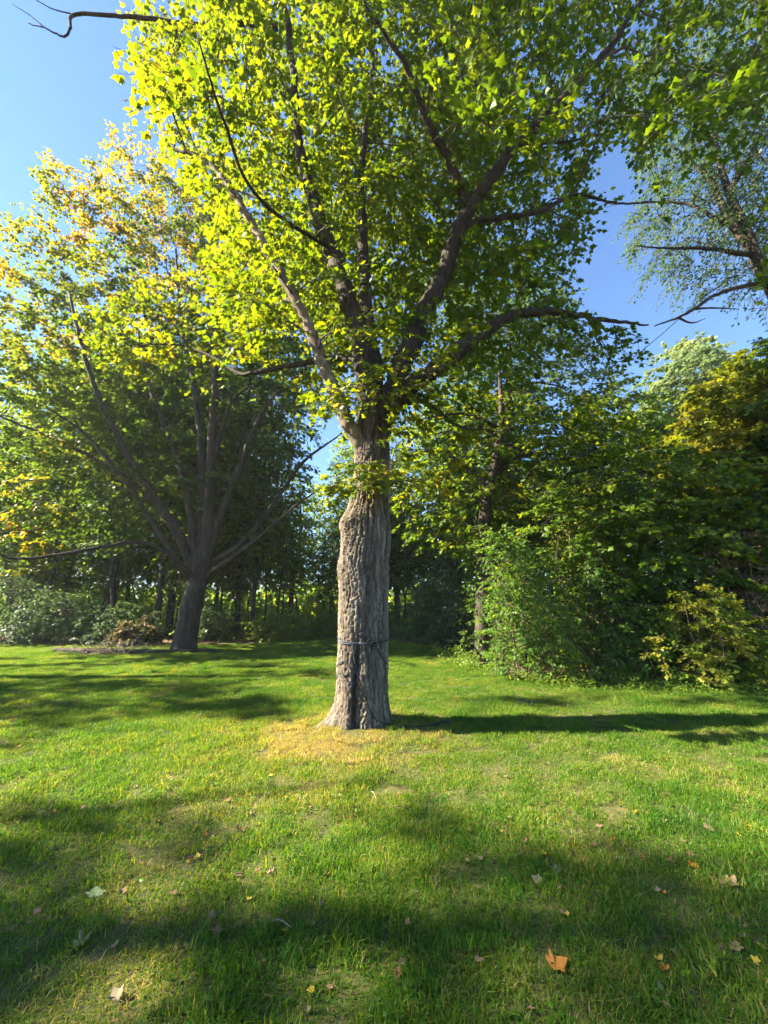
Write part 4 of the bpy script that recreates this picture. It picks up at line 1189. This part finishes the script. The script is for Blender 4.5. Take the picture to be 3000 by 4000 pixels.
    nm = dict(brown='small dry brown fallen leaf on the lawn', pink='small pinkish-tan fallen leaf on the lawn', tan='small tan fallen leaf on the lawn', orange='small orange fallen leaf on the lawn', yellow='small yellow fallen leaf on the lawn', cream='small cream-coloured fallen leaf on the lawn')
    for pp, k in rest:
        put(pp, k, rng.uniform(.045, .07), rng.integers(0, 3), nm[k], 'fallen leaves on the lawn')
    for _ in range(120):
        px, py = rng.uniform(20, 2980), 2620 + 1350 * rng.random() ** 1.5
        g = G(px, py)
        if g[1] > edge_y(g[0]) or math.hypot(g[0] - TRUNK[0], g[1] - TRUNK[1]) < .7: continue
        k = rng.choice(['brown', 'pink', 'tan', 'orange', 'yellow', 'brown', 'pink'])
        put((px, py), k, rng.uniform(.028, .055), rng.integers(0, 3), nm[k], 'fallen leaves on the lawn')
    # twigs in the grass
    for (a, b), lab in (((z7(30, 640), z7(100, 648)), 'dark twig lying in the grass below the big maple'), ((z6(1150, 1145), z6(1255, 1180)), 'pale curved stalk lying in the near grass'),
                        ((z6(190, 640), z6(215, 605)), 'pale straw stalk in the grass on the left'), ((z6(1605, 565), z6(1625, 605)), 'pale twig standing in sunlit grass before the maple'),
                        ((z7(1410, 105), z7(1500, 95)), 'pale broken stick at the foot of the thicket')):
        A, B = G(*a), G(*b)
        A[2] += .035; B[2] += .045
        mid = (A + B) / 2 + [.0, .01, .012]
        V, q, t = tube(catmull([A, mid, B], 5), np.linspace(.0035, .002, 11), 5, .1)
        dark = lab.startswith('dark')
        tag(link('twig', new_mesh('twig', V - A, [q, t], M['bark_dark'] if dark else M['dead_twig']), loc=A), lab, 'twig')
    # long fallen log and brush at the foot of the second maple
    a, b, c = G(215, 2548), G(520, 2556), G(870, 2548)
    pts = catmull([a + [0, 0, .06], b + [0, 0, .08], c + [0, 0, .05]], 8)
    V, q, t = tube(pts, np.linspace(.09, .05, len(pts)), 9, .12)
    tag(link('fallen_log', new_mesh('fallen_log', V - a, [q, t], M['bark_dark']), loc=a), 'long thin fallen log lying along the lawn edge at the foot of the second maple', 'log')
    cpt = G(440, 2555)
    g = Geo()
    for _ in range(150):
        s = np.array([rng.normal() * .7, rng.normal() * .25, rng.random() * .1])
        d = unit(np.array([rng.normal(), rng.normal() * .6, abs(rng.normal()) * .5]))
        l = rng.uniform(.2, .8)
        g.add(*tube(np.stack([s, s + d * l * .5 + rng.normal(size=3) * .04, s + d * l]), np.array([.009, .007, .003]), 4, cap=False))
    o = tag(link('brush_pile', g.mesh('brush_pile', M['dead_twig']), loc=cpt), 'heap of dead brown twigs at the lawn edge beside the second maple', 'brush', kind='stuff')
litter()

# ------------------------------------------------------------------ sunlit air
def haze():
    x, y0, y1, z0, z1 = 130., -25., 110., -1.5, 34.
    V = np.array([(a, b, c) for c in (z0, z1) for b in (y0, y1) for a in (-x, x)])
    f = np.array([(0, 2, 3, 1), (4, 5, 7, 6), (0, 1, 5, 4), (2, 6, 7, 3), (0, 4, 6, 2), (1, 3, 7, 5)])
    m, nt, out = mat_new('haze')
    pv = nt.nodes.new('ShaderNodeVolumePrincipled')
    pv.inputs['Density'].default_value = .0006
    pv.inputs['Color'].default_value = (.9, .95, 1, 1)
    pv.inputs['Anisotropy'].default_value = .3
    nt.links.new(pv.outputs[0], out.inputs['Volume'])
    tag(link('haze', new_mesh('haze', V, [f], m, False)), 'thin sunlit haze in the air', 'haze', kind='stuff')
haze()
tris = sum(len(me.loops) - 2 * len(me.polygons) for me in bpy.data.meshes)
print('triangles in unique meshes', tris, 'objects', len(bpy.data.objects))
